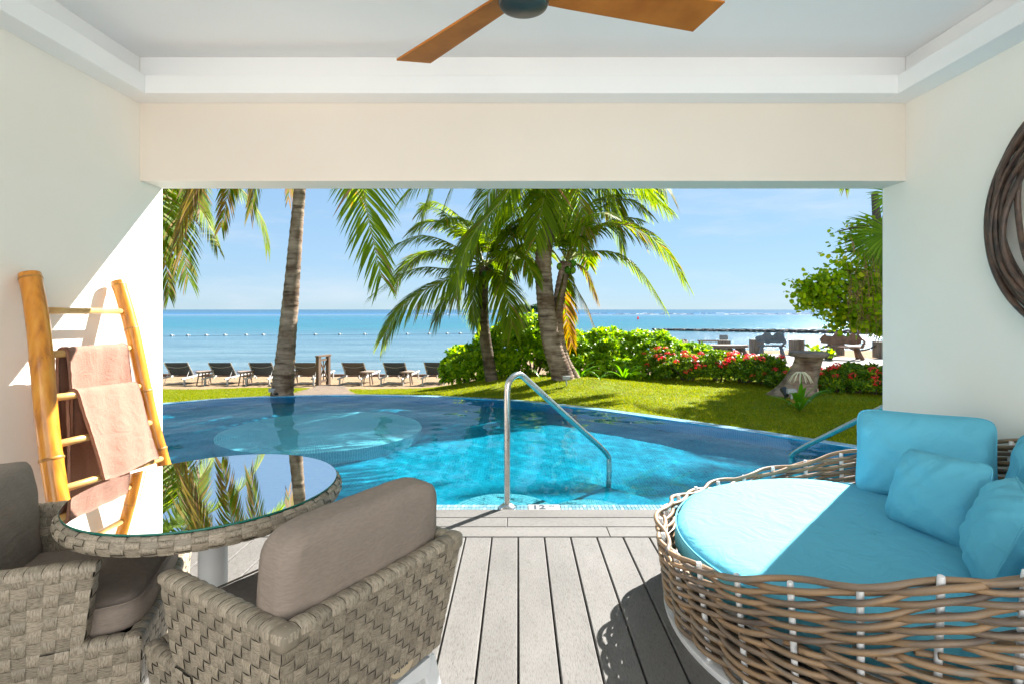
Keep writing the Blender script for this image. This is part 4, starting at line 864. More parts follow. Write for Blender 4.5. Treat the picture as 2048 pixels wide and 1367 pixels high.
def fan_palm():
    base = Vector((6.9, 9.3, gz(6.9, 9.3))); root = thing('fan_palm', 'fan palm with round pleated leaves and hanging brown threads at the wall edge', 'palm tree', base)
    mb = MB(); mb.tube([base, (6.85, 9.3, 1.6), (6.8, 9.3, 3.0)], [.14, .11, .10], 10); mb.build('trunk', bark, root, smooth=True)
    mb = MB(); specs = [((1790, 470), (-.9, -.1, -.35), (0, -1, .5), 1.0, fan_leaf), ((1778, 470), (-.85, -.2, -.2), (0, -1, .5), .62, fan_leaf), ((1780, 575), (-.75, -.2, -.5), (0, -1, .5), .72, fan_leaf), ((1800, 560), (-.8, -.1, -.45), (0, -1, .4), 1.0, fan_leaf), ((1800, 395), (-.7, -.2, .3), (0, -1, .6), .85, fan_leaf), ((1850, 500), (-.8, .3, .1), (0, -1, .6), .9, fan_leaf), ((1850, 600), (.3, .3, -.1), (0, -1, .6), .9, fan_leaf), ((1775, 600), (-.30, 0, -1), (0, -1, .1), .62, frond_b), ((1790, 600), (-.12, .1, -1), (0, -1, 0), .75, frond_b)]
    for (x, y), d, up, r_, m in specs:
        c = px(x, y, 8.9 + random.uniform(-.2, .3)); mb.tube([(6.8, 9.3, 2.9), Vector((6.8, 9.3, 2.9)).lerp(c, .5) + Vector((0, 0, .1)), c], [.02, .014, .01], 5); fan(c, d, up, r_, root, m, droop=.25 if m is fan_leaf else .1, arc=170 if m is fan_leaf else 80, n=40 if m is fan_leaf else 40)
    mb.build('leaf_stems', rachis_m, root)
    mb = MB()
    for i in range(120):
        p = px(random.uniform(1690, 1768), random.uniform(470, 640), 8.7); l = random.uniform(.1, .4); mb.tube([p, p + Vector((.03, 0, -l * .5)), p + Vector((random.uniform(-.05, .08), 0, -l))], [.004, .004, .002], 3)
    tag(mb.build('hanging_threads', frond_b, root), kind='stuff')
fan_palm()
# off-frame shade tree seaward of the daybed wall: throws the dappled shade seen on the near lawn
def shade_tree():
    base = Vector((8.9, 12.6, gz(8.9, 12.6))); root = thing('shade_tree', 'broad leafy tree standing out of view past the daybed wall', 'tree', base)
    mb = MB(); mb.tube([base, (8.8, 12.6, 2.5), (8.7, 12.6, 4.5)], [.22, .18, .12], 10); mb.build('trunk', twig, root)
    P, Nn = blob_points([(8.9, 12.2, 5.0, 1.9, 1.6, 1.1), (9.8, 13.2, 5.4, 1.8, 1.6, 1.0)], 900, jitter=.3)
    n = len(P); k = 6; PP = np.repeat(P, k, 0) + RS.normal(0, .13, (n * k, 3)); me = leaf_mesh('crown', PP - np.array(base), norm(RS.normal(size=(n * k, 3))), norm(RS.normal(size=(n * k, 3)) + np.array([0, 0, 1])), .16, .12, grape_leaf, tmpl='round'); tag(link('crown', me, root), kind='stuff')
shade_tree()

# ------------------------------------------------------------------ seaside terrace furniture
ZT = -.42
def at_t(x, Y): return Vector(((x - CX) * Y / F, Y, ZT))
def pile(label, x, Y, w_=.44, h=.56):
    p = at_t(x, Y); root = thing('timber_pile', label, 'post', p, group='timber piles along the terrace edge')
    n = 4; mb = None
    for i in range(n):
        mb = MB(); mb.box(((i - (n - 1) / 2) * w_ / n, 0, h / 2 + random.uniform(-.008, .008)), (w_ / n - .012, w_ * .9, h)); mb.build('plank', pile_wood, root, local=True)
    return p
pp = [pile('timber pile beside the grey driftwood bench', 1513, 21.8), pile('timber pile standing alone between the two driftwood benches', 1593, 21.5), pile('timber pile directly behind the reddish driftwood bench', 1672, 20.9), pile('timber pile at the wall end of the terrace edge', 1764, 19.9, .46, .60)]
sp = at_t(1448, 22.2); root = thing('sign_pile', 'timber pile carrying a small grey slanted sign', 'post', sp)
for i in range(4):
    mb = MB(); mb.box(((i - 1.5) * .10, 0, .25), (.092, .38, .50)); mb.build('plank', pile_wood, root, local=True)
mb = MB(); mb.box((-.02, -.02, .62), (.34, .05, .2), Matrix.Rotation(R(-20), 3, 'X')); s_ = mb.build('sign_plate', sign_m, root, local=True)
for q, (a, b) in enumerate(((pp[1], pp[2]), (pp[2], pp[3]))):
    mb = MB(); A = a + Vector((.23, 0, .45)); B = b + Vector((-.23, 0, .45)); pts = []
    for i in range(25):
        t = i / 24; p = A.lerp(B, t); p.z -= .22 * (1 - (2 * t - 1) ** 2); pts.append(p)
    mb.tube(pts, [.035 if i % 2 else .028 for i in range(25)], 6); o = mb.build('mooring_rope', rope_m); tag(o, ['thick dark rope slung between the lone pile and the reddish bench', 'thick dark rope slung from the reddish bench towards the wall'][q], 'rope', 'ropes between the timber piles')
def slab(outline, thick, rot, c, mb, rough=.0):
    vs = []; n = len(outline)
    for s in (-1, 1):
        for x, y in outline: vs.append(rot @ Vector((x, y + 0, s * thick / 2)) + Vector(c))
    mb.add(vs, [tuple(range(n))[::-1], tuple(range(n, 2 * n))] + [(i, (i + 1) % n, n + (i + 1) % n, n + i) for i in range(n)])
def drift_bench(label, p, rz, w_, mat, seed, arm=1):
    rnd = random.Random(seed); root = thing('driftwood_bench', label, 'bench', p, rz, group='driftwood benches facing the sea')
    rot = Matrix.Rotation(R(90 - 14), 3, 'X'); top = []; m = 16
    for i in range(m + 1):
        x = -w_ / 2 + w_ * i / m; top.append((x, .42 + .07 * math.sin(i * .9 + seed) + rnd.uniform(-.03, .03) - .10 * (abs(2 * i / m - 1) ** 6)))
    out = [(-w_ / 2 - .06, .10)] + [(-w_ / 2 - .10, .26)] + top + [(w_ / 2 + .06, .24), (w_ / 2 + .02, .08)] + [(w_ / 2 * (1 - 2 * i / 8), .05 + rnd.uniform(-.02, .04)) for i in range(1, 8)]
    mb = MB(); slab(out, .06, rot, (0, .22, .46), mb); mb.build('backrest', mat, root, local=True)
    mb = MB(); o2 = [(w_ / 2 * 1.08 * math.cos(a) * (1 + .03 * math.sin(a * 5 + seed)), .22 * math.sin(a) * (1 + .12 * math.sin(a * 4 + seed))) for a in [2 * PI * i / 26 for i in range(26)]]
    o2 = [(math.copysign(min(abs(x), w_ / 2 * 1.05), x), y) for x, y in o2]; slab(o2, .055, Matrix.Identity(3), (0, 0, .43), mb); mb.build('seat', mat, root, local=True)
    for sx in (-1, 1):
        for sy in (-1, 1):
            mb = MB(); mb.tube([(sx * w_ * .33, sy * .12, .42), (sx * w_ * .38 + rnd.uniform(-.02, .02), sy * .17, .2), (sx * w_ * .44, sy * .22, 0)], [.055, .065, .075], 8); mb.build('leg', mat, root, local=True, smooth=True)
    mb = MB(); x = arm * w_ * .5; mb.tube(catmull([(x - .1 * arm, -.2, .45), (x, -.16, .62), (x - .03 * arm, 0, .72), (x - .08 * arm, .2, .86), (x + .02, .25, .98)], 4), [.05, .045, .05, .055, .04] + [.04] * 12, 7); mb.build('armrest', mat, root, local=True, smooth=True)
drift_bench('grey driftwood bench with solid back beside the timber piles', at_t(1543, 20.0), R(-24), .92, drift_grey, 3)
drift_bench('reddish brown driftwood bench with gnarled back and rope behind', at_t(1688, 19.2), R(-12), 1.2, drift_red, 8)
def drift_table():
    p = at_t(1452, 19.3); root = thing('driftwood_table', 'low grey driftwood table with gnarled root legs behind the flowers', 'table', p)
    mb = MB(); o2 = [(.82 * math.cos(a) * (1 + .05 * math.sin(a * 5)), .35 * math.sin(a) * (1 + .1 * math.sin(a * 3))) for a in [2 * PI * i / 30 for i in range(30)]]; slab(o2, .10, Matrix.Identity(3), (0, 0, .46), mb); mb.build('tabletop', drift, root, local=True)
    for i, (x, y) in enumerate(((-.5, -.15), (.1, -.2), (.45, -.1), (.7, .1), (-.3, .2), (.62, -.2))):
        mb = MB(); mb.tube([(x * .8, y * .8, .42), (x * .95 + .04, y, .22), (x, y * 1.2, 0)], [.09, .06, .09], 7); mb.build('leg', drift, root, local=True, smooth=True)
drift_table()
def boulder(name, label, cat, p, s, mat, seed, group=None):
    rnd = random.Random(seed); mb = MB(); n = 14; vs = []; m = 8
    for i in range(m + 1):
        ph = PI * i / m
        for k in range(n):
            a = 2 * PI * k / n; r_ = 1 + .18 * math.sin(a * 3 + seed) * math.sin(ph * 2 + seed) + .12 * math.sin(a * 5 + ph * 4) + rnd.uniform(-.05, .05)
            vs.append((p[0] + s[0] * r_ * math.sin(ph) * math.cos(a), p[1] + s[1] * r_ * math.sin(ph) * math.sin(a), p[2] + s[2] * (r_ * math.cos(ph) + .8)))
    mb.add(vs, [(i * n + k, (i + 1) * n + k, (i + 1) * n + (k + 1) % n, i * n + (k + 1) % n) for i in range(m) for k in range(n)])
    o = mb.build(name, mat, smooth=True); tag(o, label, cat, group); return o
boulder('driftwood_stump', 'rounded grey driftwood stump poking up behind the flower hedge', 'driftwood', at_t(1367, 19.5) + Vector((0, 0, -.05)), (.27, .25, .38), drift, 4)
def slat_bench():
    p = at_t(1420, 23.0) + Vector((0, 0, 0)); root = thing('slatted_bench', 'thin slatted bench top against the water beside the sign', 'bench', p)
    for i in range(11):
        mb = MB(); mb.box((-.45 + i * .09, 0, .42), (.05, .4, .03)); mb.build('slat', gate_wood, root, local=True)
    mb = MB(); mb.box((0, 0, .455), (1.05, .04, .03)); mb.build('rail', gate_wood, root, local=True)
    for x in (-.45, .45):
        mb = MB(); mb.box((x, 0, .20), (.05, .05, .40)); mb.build('leg', gate_wood, root, local=True)
slat_bench()
def sprig():
    p = at_t(1640, 19.0); root = thing('grape_sapling', 'young sea grape sapling between the stump and the benches', 'plant', p); mb = MB(); P = []
    for i in range(9):
        a = i * .8; e = Vector((math.cos(a) * .45, math.sin(a) * .3, random.uniform(.15, .55))); mb.tube([(0, 0, 0), e * .6 + Vector((0, 0, .1)), e], [.015, .01, .005], 4)
        for q in range(9): P.append(np.array(e * random.uniform(.6, 1.0)) + RS.normal(0, .05, 3))
    mb.build('stems', twig, root, local=True); P = np.array(P); n = len(P); me = leaf_mesh('foliage', P, RS.normal(size=(n, 3)), norm(RS.normal(0, .6, (n, 3)) + np.array([0, -.3, 1])), .14, .12, grape_leaf, tmpl='round'); tag(link('foliage', me, root), kind='stuff')
sprig()

# ------------------------------------------------------------------ breakwater, island, buoys
mb = MB(); rr = RS
for i in range(2600):
    t = rr.rand(); x = 16.5 + 34 * t; y = 65 - 34 * .57 * t ** .9 * 1.0 + rr.normal(0, .35) ; y = 65 - 17 * (t) + rr.normal(0, .4)
    s = (.20 + .26 * t) * rr.uniform(.6, 1.2); c = Vector((x, y, Z_SEA + .05 + rr.uniform(-.1, .25) * (.3 + t)))
    rot = Matrix.Rotation(rr.uniform(0, 6), 3, 'Z') @ Matrix.Rotation(rr.uniform(-.5, .5), 3, 'X'); mb.box(c, (s * 1.4, s, s * .8), rot, taper=rr.uniform(.5, .9))
bwr = thing('breakwater', 'long low breakwater of dark rocks out in the water', 'breakwater', (30, 55, Z_SEA)); o = mb.build('rocks', rock_m, bwr); tag(o, kind='stuff')
def island(label, x0, x1, ytop, Y, n):
    c = px((x0 + x1) / 2, CY, Y); c.z = Z_SEA; root = thing('wooded_island', label, 'island', c, group='wooded islands on the reef'); w_ = (x1 - x0) * Y / F; ht = (625.0 - ytop) * Y / F
    mb = MB(); mb.lathe([(w_ / 2, -.3), (w_ / 2 * .97, .25), (0, .5)], (0, 0, 0), 30, sy=.4); mb.build('shore', sand_m, root, local=True)
    bl = [(random.uniform(-.42, .42) * w_, random.uniform(-.1, .1) * w_, ht * .25, w_ * .14, w_ * .12, ht * random.uniform(.35, .75)) for _ in range(9)]
    P, Nn = blob_points(bl, n, jitter=.15); m = len(P); me = leaf_mesh('foliage', P, RS.normal(size=(m, 3)), norm(Nn), 1.6, 1.2, island_leaf, tmpl='round'); tag(link('foliage', me, root), kind='stuff')
island('small dark green wooded island between the two middle palms', 1018, 1078, 609, 420, 1500)
island('flat low wooded islet beside the slender palm stem', 938, 972, 618, 430, 400)
island('low green spit showing beside the thick palm stem', 1050, 1135, 617, 440, 600)
for i, x in enumerate([343, 375, 412, 449.5, 492, 526, 585, 630, 679, 729, 770, 814, 858, 894, 920, 949, 990, 1040]):
    Y = 50.7 + i * .31; p = px(x, 0, Y); mb = MB(); mb.lathe([(0, -.10), (.10, -.07), (.15, .02), (.12, .12), (0, .17)], (0, 0, 0), 10); mb.lathe([(0, .02), (.05, .03), (.06, .08), (0, .13)], (.24, 0, -.02), 8)
    o = mb.build('buoy', white_plastic, smooth=True); o.location = (p.x, Y, Z_SEA); tag(o, 'white buoy of the swimming line, %s counting from the ladder wall' % ['first', 'second', 'third', 'fourth', 'fifth', 'sixth', 'seventh', 'eighth', 'ninth', 'tenth', 'eleventh', 'twelfth', 'thirteenth', 'fourteenth', 'fifteenth', 'sixteenth', 'seventeenth', 'eighteenth'][i], 'buoy', 'white buoys of the swimming line')
mb = MB(); mb.tube([px(320, CY, 50.4) * 1 + Vector((0, 0, Z_SEA - H + .01)), px(1060, CY, 56.5) + Vector((0, 0, Z_SEA - H + .01))], .009, 4); tag(mb.build('float_line', rope_m), 'thin dark line joining the white buoys across the bay', 'rope')
mb = MB(); mb.tube([px(1276, CY, 140) * 1 + Vector((0, 0, Z_SEA - H - .2)), px(1276, CY, 140) + Vector((0, 0, Z_SEA - H + .7))], [.35, .1], 8); tag(mb.build('marker_buoy', flower_red), 'tiny red marker buoy far out beyond the hedge', 'buoy')
# surf along the reef: small foam crests
mb = MB()
for i in range(260):
    Y = RS.uniform(262, 345); X = RS.uniform(-.18, .70) * Y; l = RS.uniform(1, 9); 
    mb.box((X, Y, Z_SEA + .1), (l, RS.uniform(.4, 1.6), RS.uniform(.25, .6)), Matrix.Rotation(RS.uniform(-.15, .15), 3, 'Z'), taper=.5)
tag(mb.build('surf_foam', foam_m), kind='stuff')

# ------------------------------------------------------------------ beach: loungers, stools, gate
def make_lounger():
    root = thing('sun_lounger', '', 'sun lounger', (0, 0, 0), group='sun loungers in a row on the sand'); w_ = .60
    for sx in (-1, 1):
        mb = MB(); mb.box((sx * w_ / 2, .95, .21), (.035, 1.95, .04)); mb.build('side_rail', frame_grey, root, local=True)
    for y in (.12, 1.78):
        for sx in (-1, 1):
            mb = MB(); mb.box((sx * w_ / 2, y, .095), (.035, .04, .19)); mb.build('leg', frame_grey, root, local=True)
    mb = MB(); mb.box((0, 1.30, .235), (w_ - .05, 1.15, .012)); mb.build('seat_sling', sling_dark, root, local=True)
    a = R(48); rot = Matrix.Rotation(a, 3, 'X'); c0 = Vector((0, .62, .235))
    mb = MB(); n = 8; vs = []
    for i in range(n + 1):
        t = i / n; s = .03 * math.sin(t * PI)
        for x in (-w_ / 2 + .01, 0, w_ / 2 - .01):
            q = c0 + Vector((x, -math.cos(a) * .50 * t, math.sin(a) * .50 * t)) + Vector((0, .0, -.0)) + Vector((0, math.sin(a), math.cos(a))) * (-(s * (1 - abs(x) / (w_ / 2)) * .5)); vs.append(q)
    m_ = len(vs); vs += [v + Vector((0, math.sin(a) * .008, math.cos(a) * .008)) for v in vs]
    fs = [(i * 3 + k, i * 3 + k + 1, i * 3 + k + 4, i * 3 + k + 3) for i in range(n) for k in (0, 1)]; fs += [tuple(v + m_ for v in f[::-1]) for f in fs]
    mb.add(vs, fs); mb.build('back_sling', sling_dark, root, local=True, smooth=True)
    for sx in (-1, 1):
        mb = MB(); mb.tube([c0 + Vector((sx * w_ / 2, 0, 0)), c0 + Vector((sx * w_ / 2, -math.cos(a) * .52, math.sin(a) * .52))], .016, 6); mb.build('back_rail', frame_grey, root, local=True)
    mb = MB(); A = c0 + Vector((0, -math.cos(a) * .38 - .012, math.sin(a) * .38)); pts = [A + Vector((w_ / 2 * u, 0, -.05 * (1 - u * u))) for u in (-1, -.6, -.2, .2, .6, 1)]; mb.tube(pts, .007, 5); mb.build('back_strap', white_plastic, root, local=True)
    mb = MB(); mb.tube([c0 + Vector((-w_ / 2 + .04, -math.cos(a) * .22, math.sin(a) * .22)), Vector((-w_ / 2 + .04, .2, .07)), Vector((w_ / 2 - .04, .2, .07)), c0 + Vector((w_ / 2 - .04, -math.cos(a) * .22, math.sin(a) * .22))], .009, 5); mb.build('support_bar', frame_grey, root, local=True)
    return root
lg = make_lounger(); YL = 14.9
LX = [(352, 'sun lounger at the wall end of the beach row'), (436, 'second sun lounger from the wall end of the beach row'), (517, 'sun lounger on the wall side of the lone tall palm stem'), (603, 'taupe sun lounger between the lone palm stem and the wooden gate'), (697, 'taupe sun lounger just past the wooden gate'), (777, 'sun lounger between two round stools past the gate'), (857, 'sun lounger at the hedge end of the beach row')]
for i, (x, lab) in enumerate(LX):
    p = px(x + 14, CY, YL); o = lg if i == 0 else dup(lg)
    o.location = (p.x, YL - .55, gz(p.x, YL) + .02); o.rotation_euler.z = R(-3 + random.uniform(-3, 3) + (7 if i < 4 else 0)); o['label'] = lab
    if i in (3, 4):
        for ch in [c for c in bpy.data.objects if c.parent == o and ('sling' in c.name)]:
            ch.data = ch.data.copy(); ch.data.materials.clear(); ch.data.materials.append(sling_brown)
def make_stool():
    root = thing('beach_stool', '', 'side table', (0, 0, 0), group='round wooden side tables between the loungers')
    mb = MB(); mb.lathe([(0, .34), (.19, .34), (.205, .35), (.205, .375), (.19, .385), (0, .385)], (0, 0, 0), 20); mb.build('table_top', stool_wood, root, local=True)
    for i in range(4):
        a = PI / 4 + i * PI / 2; mb = MB(); mb.tube([(.12 * math.cos(a), .12 * math.sin(a), .34), (.18 * math.cos(a), .18 * math.sin(a), 0)], [.022, .016], 6); mb.build('leg', stool_wood, root, local=True)
    return root
st = make_stool(); SX = [(408, 'round side table between the two loungers nearest the wall'), (491, 'round side table just before the lounger by the lone palm'), (583, 'round side table half hidden behind the lone palm stem'), (734, 'round side table between the taupe lounger and the one past it'), (814, 'round side table before the lounger at the hedge end')]
for i, (x, lab) in enumerate(SX):
    p = px(x, CY, 14.75); o = st if i == 0 else dup(st); o.location = (p.x, 14.75, gz(p.x, 14.75)); o['label'] = lab
def gate():
    p = px(637, CY, 14.3); p.z = gz(p.x, 14.3); root = thing('wooden_gate', 'short brown wooden gate panel with crossed bars between the loungers', 'gate', p, R(74))
    for x, w_ in ((0, .11), (.42, .09)):
        mb = MB(); mb.box((x, 0, .37), (w_, .09, .80)); mb.build('post', gate_wood, root, local=True)
    mb = MB(); mb.box((.21, 0, .79), (.56, .11, .04)); mb.build('top_rail', gate_wood, root, local=True)
    for z in (.12, .68):
        mb = MB(); mb.box((.21, 0, z), (.34, .04, .05)); mb.build('rail', gate_wood, root, local=True)
    for s, dy in ((1, .012), (-1, -.012)):
        mb = MB(); mb.tube([(.05, dy, .40 - s * .26), (.37, dy, .40 + s * .26)], .02, 5); mb.build('cross_bar', gate_wood, root, local=True)
    mb = MB(); mb.tube([(.21, 0, .12), (.21, 0, .68)], .015, 5); mb.build('bar', gate_wood, root, local=True)
gate()

# ------------------------------------------------------------------ pool handrails
def handrail(label, pts, flange, r_=.022):
    root = thing('pool_handrail', label, 'handrail', flange, group='steel pool handrails'); mb = MB(); mb.tube(catmull(pts, 8), r_, 16); mb.build('rail', steel, root, smooth=True)
    mb = MB(); f = Vector(flange); mb.lathe([(.0225, .03), (.03, .028), (.055, .010), (.06, 0.0)], f, 24); mb.build('flange', steel, root, smooth=True)
def railpts(foot, top0, dirx, diry, run, zend, zwater):
    d = Vector((dirx, diry, 0)).normalized(); f = Vector(foot); h = top0; P = [f + Vector((0, 0, z)) for z in (-.01, .25, .55, h - .16)]
    for a in (25, 55, 85, 115): 
        rr_ = .105; P.append(f + d * (rr_ * (1 - math.cos(R(a)))) + Vector((0, 0, h - .105 + rr_ * math.sin(R(a)))))
    s = f + d * (.105 * (1 - math.cos(R(128)))) + Vector((0, 0, h - .105 + .105 * math.sin(R(128)))); e = f + d * run + Vector((0, 0, zend))
    for t in (.08, .35, .65, .9): P.append(s.lerp(e, t))
    P += [e + Vector((0, 0, -.03)) + d * .015, e + Vector((0, 0, -.10)) + d * .03, e + d * .032 + Vector((0, 0, (zwater - zend) * .6)), e + d * .032 + Vector((0, 0, zwater - zend))]; return P
handrail('curved steel handrail at the pool steps beside the depth tile', railpts((-.075, 3.70, -.01), .905, .845, .90, 1.22, .14, -.55), (-.075, 3.70, -.008))
handrail('second steel handrail dropping into the pool behind the daybed', railpts((2.95, 3.70, -.01), .82, -.28, 1.0, 1.38, .03, -.6), (2.95, 3.70, -.008))

# ------------------------------------------------------------------ woven surfaces
def weave(mb, S, nu, nv, cu, cv, h=.0035, over=.05, gap=.022, mask=None):
    """S(u, v) in cells -> (point, normal); alternate over and under strips as separate domed pieces"""
    for i in range(nu):
        for j in range(nv):
            if mask and not mask(i, j): continue
            hor = (i + j) % 2 == 0
            if hor: us = [i - over, i + .17, i + .5, i + .83, i + 1 + over]; vs_ = [j + gap, j + .5, j + 1 - gap]
            else: us = [i + gap, i + .5, i + 1 - gap]; vs_ = [j - over, j + .17, j + .5, j + .83, j + 1 + over]
            run = [-.05, .8, 1, .8, -.05]; acr = [.8, 1, .8]; P = []; UV = []; jit = random.uniform(.85, 1.15)
            for b, v in enumerate(vs_):
                for a, u in enumerate(us):
                    p, n = S(min(max(u, 0), nu), min(max(v, 0), nv)); hh = h * jit * (run[a] * acr[b] if hor else run[b] * acr[a]); P.append(p + n * hh); UV.append(((u - i), (v - j)) if hor else ((v - j), (u - i)))
            nu_, nv_ = len(us), len(vs_)
            fs = [(b * nu_ + a, b * nu_ + a + 1, (b + 1) * nu_ + a + 1, (b + 1) * nu_ + a) for b in range(nv_ - 1) for a in range(nu_ - 1)]
            mb.add(P, fs, 0, [[UV[q] for q in f] for f in fs])
def quad_weave(mb, A, B, C, D, cell=.034, h=.0035, backing=None):
    """weave on the bilinear patch A(u0v0) B(u1v0) C(u1v1) D(u0v1), outside is (B-A)x(D-A)"""
    A, B, C, D = map(Vector, (A, B, C, D)); n = (B - A).cross(D - A).normalized(); nu = max(1, round(((B - A).length + (C - D).length) / 2 / cell)); nv = max(1, round(((D - A).length + (C - B).length) / 2 / cell))
    def S(u, v): u /= nu; v /= nv; return A * (1 - u) * (1 - v) + B * u * (1 - v) + C * u * v + D * (1 - u) * v, n
    weave(mb, S, nu, nv, cell, cell, h)
    if backing is not None:
        o = n * -.002; backing.add([A + o, B + o, C + o, D + o], [(0, 1, 2, 3)])
def rim_bands(mb, A, B, w_, h=.018, cell=.042):
    """strips wrapped over the top edge running A->B, edge width w_"""
    A, B = Vector(A), Vector(B); t = (B - A).normalized(); s = t.cross(Vector((0, 0, 1))).normalized(); up = Vector((0, 0, 1)); n = max(1, round((B - A).length / cell)); cell = (B - A).length / n
    for i in range(n):
        jit = random.uniform(.9, 1.1); P = []; UV = []
        for a, u in enumerate((.02, .2, .5, .8, .98)):
            hh = (.0, .0022, .003, .0022, .0)[a] * jit
            for b in range(9):
                th = R(-25 + 230 * b / 8); r1 = w_ / 2 + .003 + hh; r2 = h + hh; z = math.sin(th); x = math.cos(th)
                P.append(A + t * ((i + u) * cell) + s * (x * r1 if z > 0 else math.copysign(r1, x)) + up * (z * r2 if z > 0 else z * .03)); UV.append((b / 8 * 2, u))
        fs = [(a * 9 + b, a * 9 + b + 1, (a + 1) * 9 + b + 1, (a + 1) * 9 + b) for a in range(4) for b in range(8)]; mb.add(P, fs, 0, [[UV[q] for q in f] for f in fs])
def rounded_cushion(w_, d, h, r_=.045, bulge=.012, nx=22, ny=16, nz=6, wr=.0, seed=0, power=5):
    """soft box cushion centred at origin; superellipsoid-like with flat-ish faces and a seam"""
    vs = []; fs = []; idx = {}
    def pt(x, y, z):
        m = 1e-6; v = Vector((x, y, z)); ax = (abs(x) ** power + abs(y) ** power + abs(z) ** power) ** (1 / power); q = v / ax
        q = q * max(abs(x), abs(y), abs(z)); X = q.x * w_ / 2; Y = q.y * d / 2; Z = q.z * h / 2
        Z += math.copysign(bulge, z) * (1 - x * x) * (1 - y * y) * (abs(z) > .5)
        if wr: Z += wr * (math.sin(X * 41 + seed) * math.sin(Y * 29 + seed * 2) + .6 * math.sin(X * 83 - Y * 57 + seed)) * abs(z)
        return (X, Y, Z)
    def face(fn, na, nb):
        for i in range(na):
            for j in range(nb):
                q = []
                for a, b in ((i, j), (i + 1, j), (i + 1, j + 1), (i, j + 1)):
                    k = fn(-1 + 2 * a / na, -1 + 2 * b / nb); kk = tuple(round(c, 5) for c in k)
                    if kk not in idx: idx[kk] = len(vs); vs.append(pt(*k))
                    q.append(idx[kk])
                fs.append(tuple(q))
    face(lambda a, b: (a, b, 1), nx, ny); face(lambda a, b: (b, a, -1), ny, nx); face(lambda a, b: (a, -1, b), nx, nz); face(lambda a, b: (b, 1, a), nz, nx); face(lambda a, b: (1, a, b), ny, nz); face(lambda a, b: (-1, b, a), nz, ny)
    return vs, fs
def pillow(w_, h, t, seed=0, n=26):
    """knife edge pillow in the XZ plane, thickness along Y, soft corners, seam round the edge"""
    rnd = random.Random(seed); ph = [rnd.uniform(0, 6) for _ in range(8)]; vs = []; fs = []; seam = []
    def P(u, v, s):
        cu = abs(u) ** 2.6; cv = abs(v) ** 2.6; th = ((1 - abs(u) ** 3.2) * (1 - abs(v) ** 3.2)) ** .55 if abs(u) < 1 and abs(v) < 1 else 0
        x = u * w_ / 2 * (1 - .055 * (1 - v * v) ** 1 * 1 * abs(u) ** 2) * (1 - .03 * cv); z = v * h / 2 * (1 - .055 * (1 - u * u) * abs(v) ** 2) * (1 - .03 * cu)
        # round the corner
        m = max(abs(u), abs(v)); l = (abs(u) ** 9 + abs(v) ** 9) ** (1 / 9); x *= m / max(l, 1e-6); z *= m / max(l, 1e-6)
        wr = .006 * math.sin(x * 38 + z * 17 + ph[0]) * math.sin(z * 31 - x * 9 + ph[1]) + .004 * math.sin(x * 70 - z * 52 + ph[2]) ; e = (abs(u) ** 4 + abs(v) ** 4); wr += .006 * e * math.sin((u * 12 if abs(v) > abs(u) else v * 12) + ph[3])
        return Vector((x, s * (th * t / 2 + (wr * (th ** .6) if th > 0 else 0)), z))
    for s in (-1, 1):
        o = len(vs)
        for i in range(n + 1):
            for j in range(n + 1): vs.append(P(-1 + 2 * i / n, -1 + 2 * j / n, s))
        for i in range(n):
            for j in range(n):
                f = (o + i * (n + 1) + j, o + (i + 1) * (n + 1) + j, o + (i + 1) * (n + 1) + j + 1, o + i * (n + 1) + j + 1); fs.append(f if s < 0 else f[::-1])
    for i in range(n): seam.append(P(-1 + 2 * i / n, -1, 1))
    for i in range(n): seam.append(P(1, -1 + 2 * i / n, 1))
    for i in range(n): seam.append(P(1 - 2 * i / n, 1, 1))
    for i in range(n): seam.append(P(-1, 1 - 2 * i / n, 1))
    return vs, fs, seam

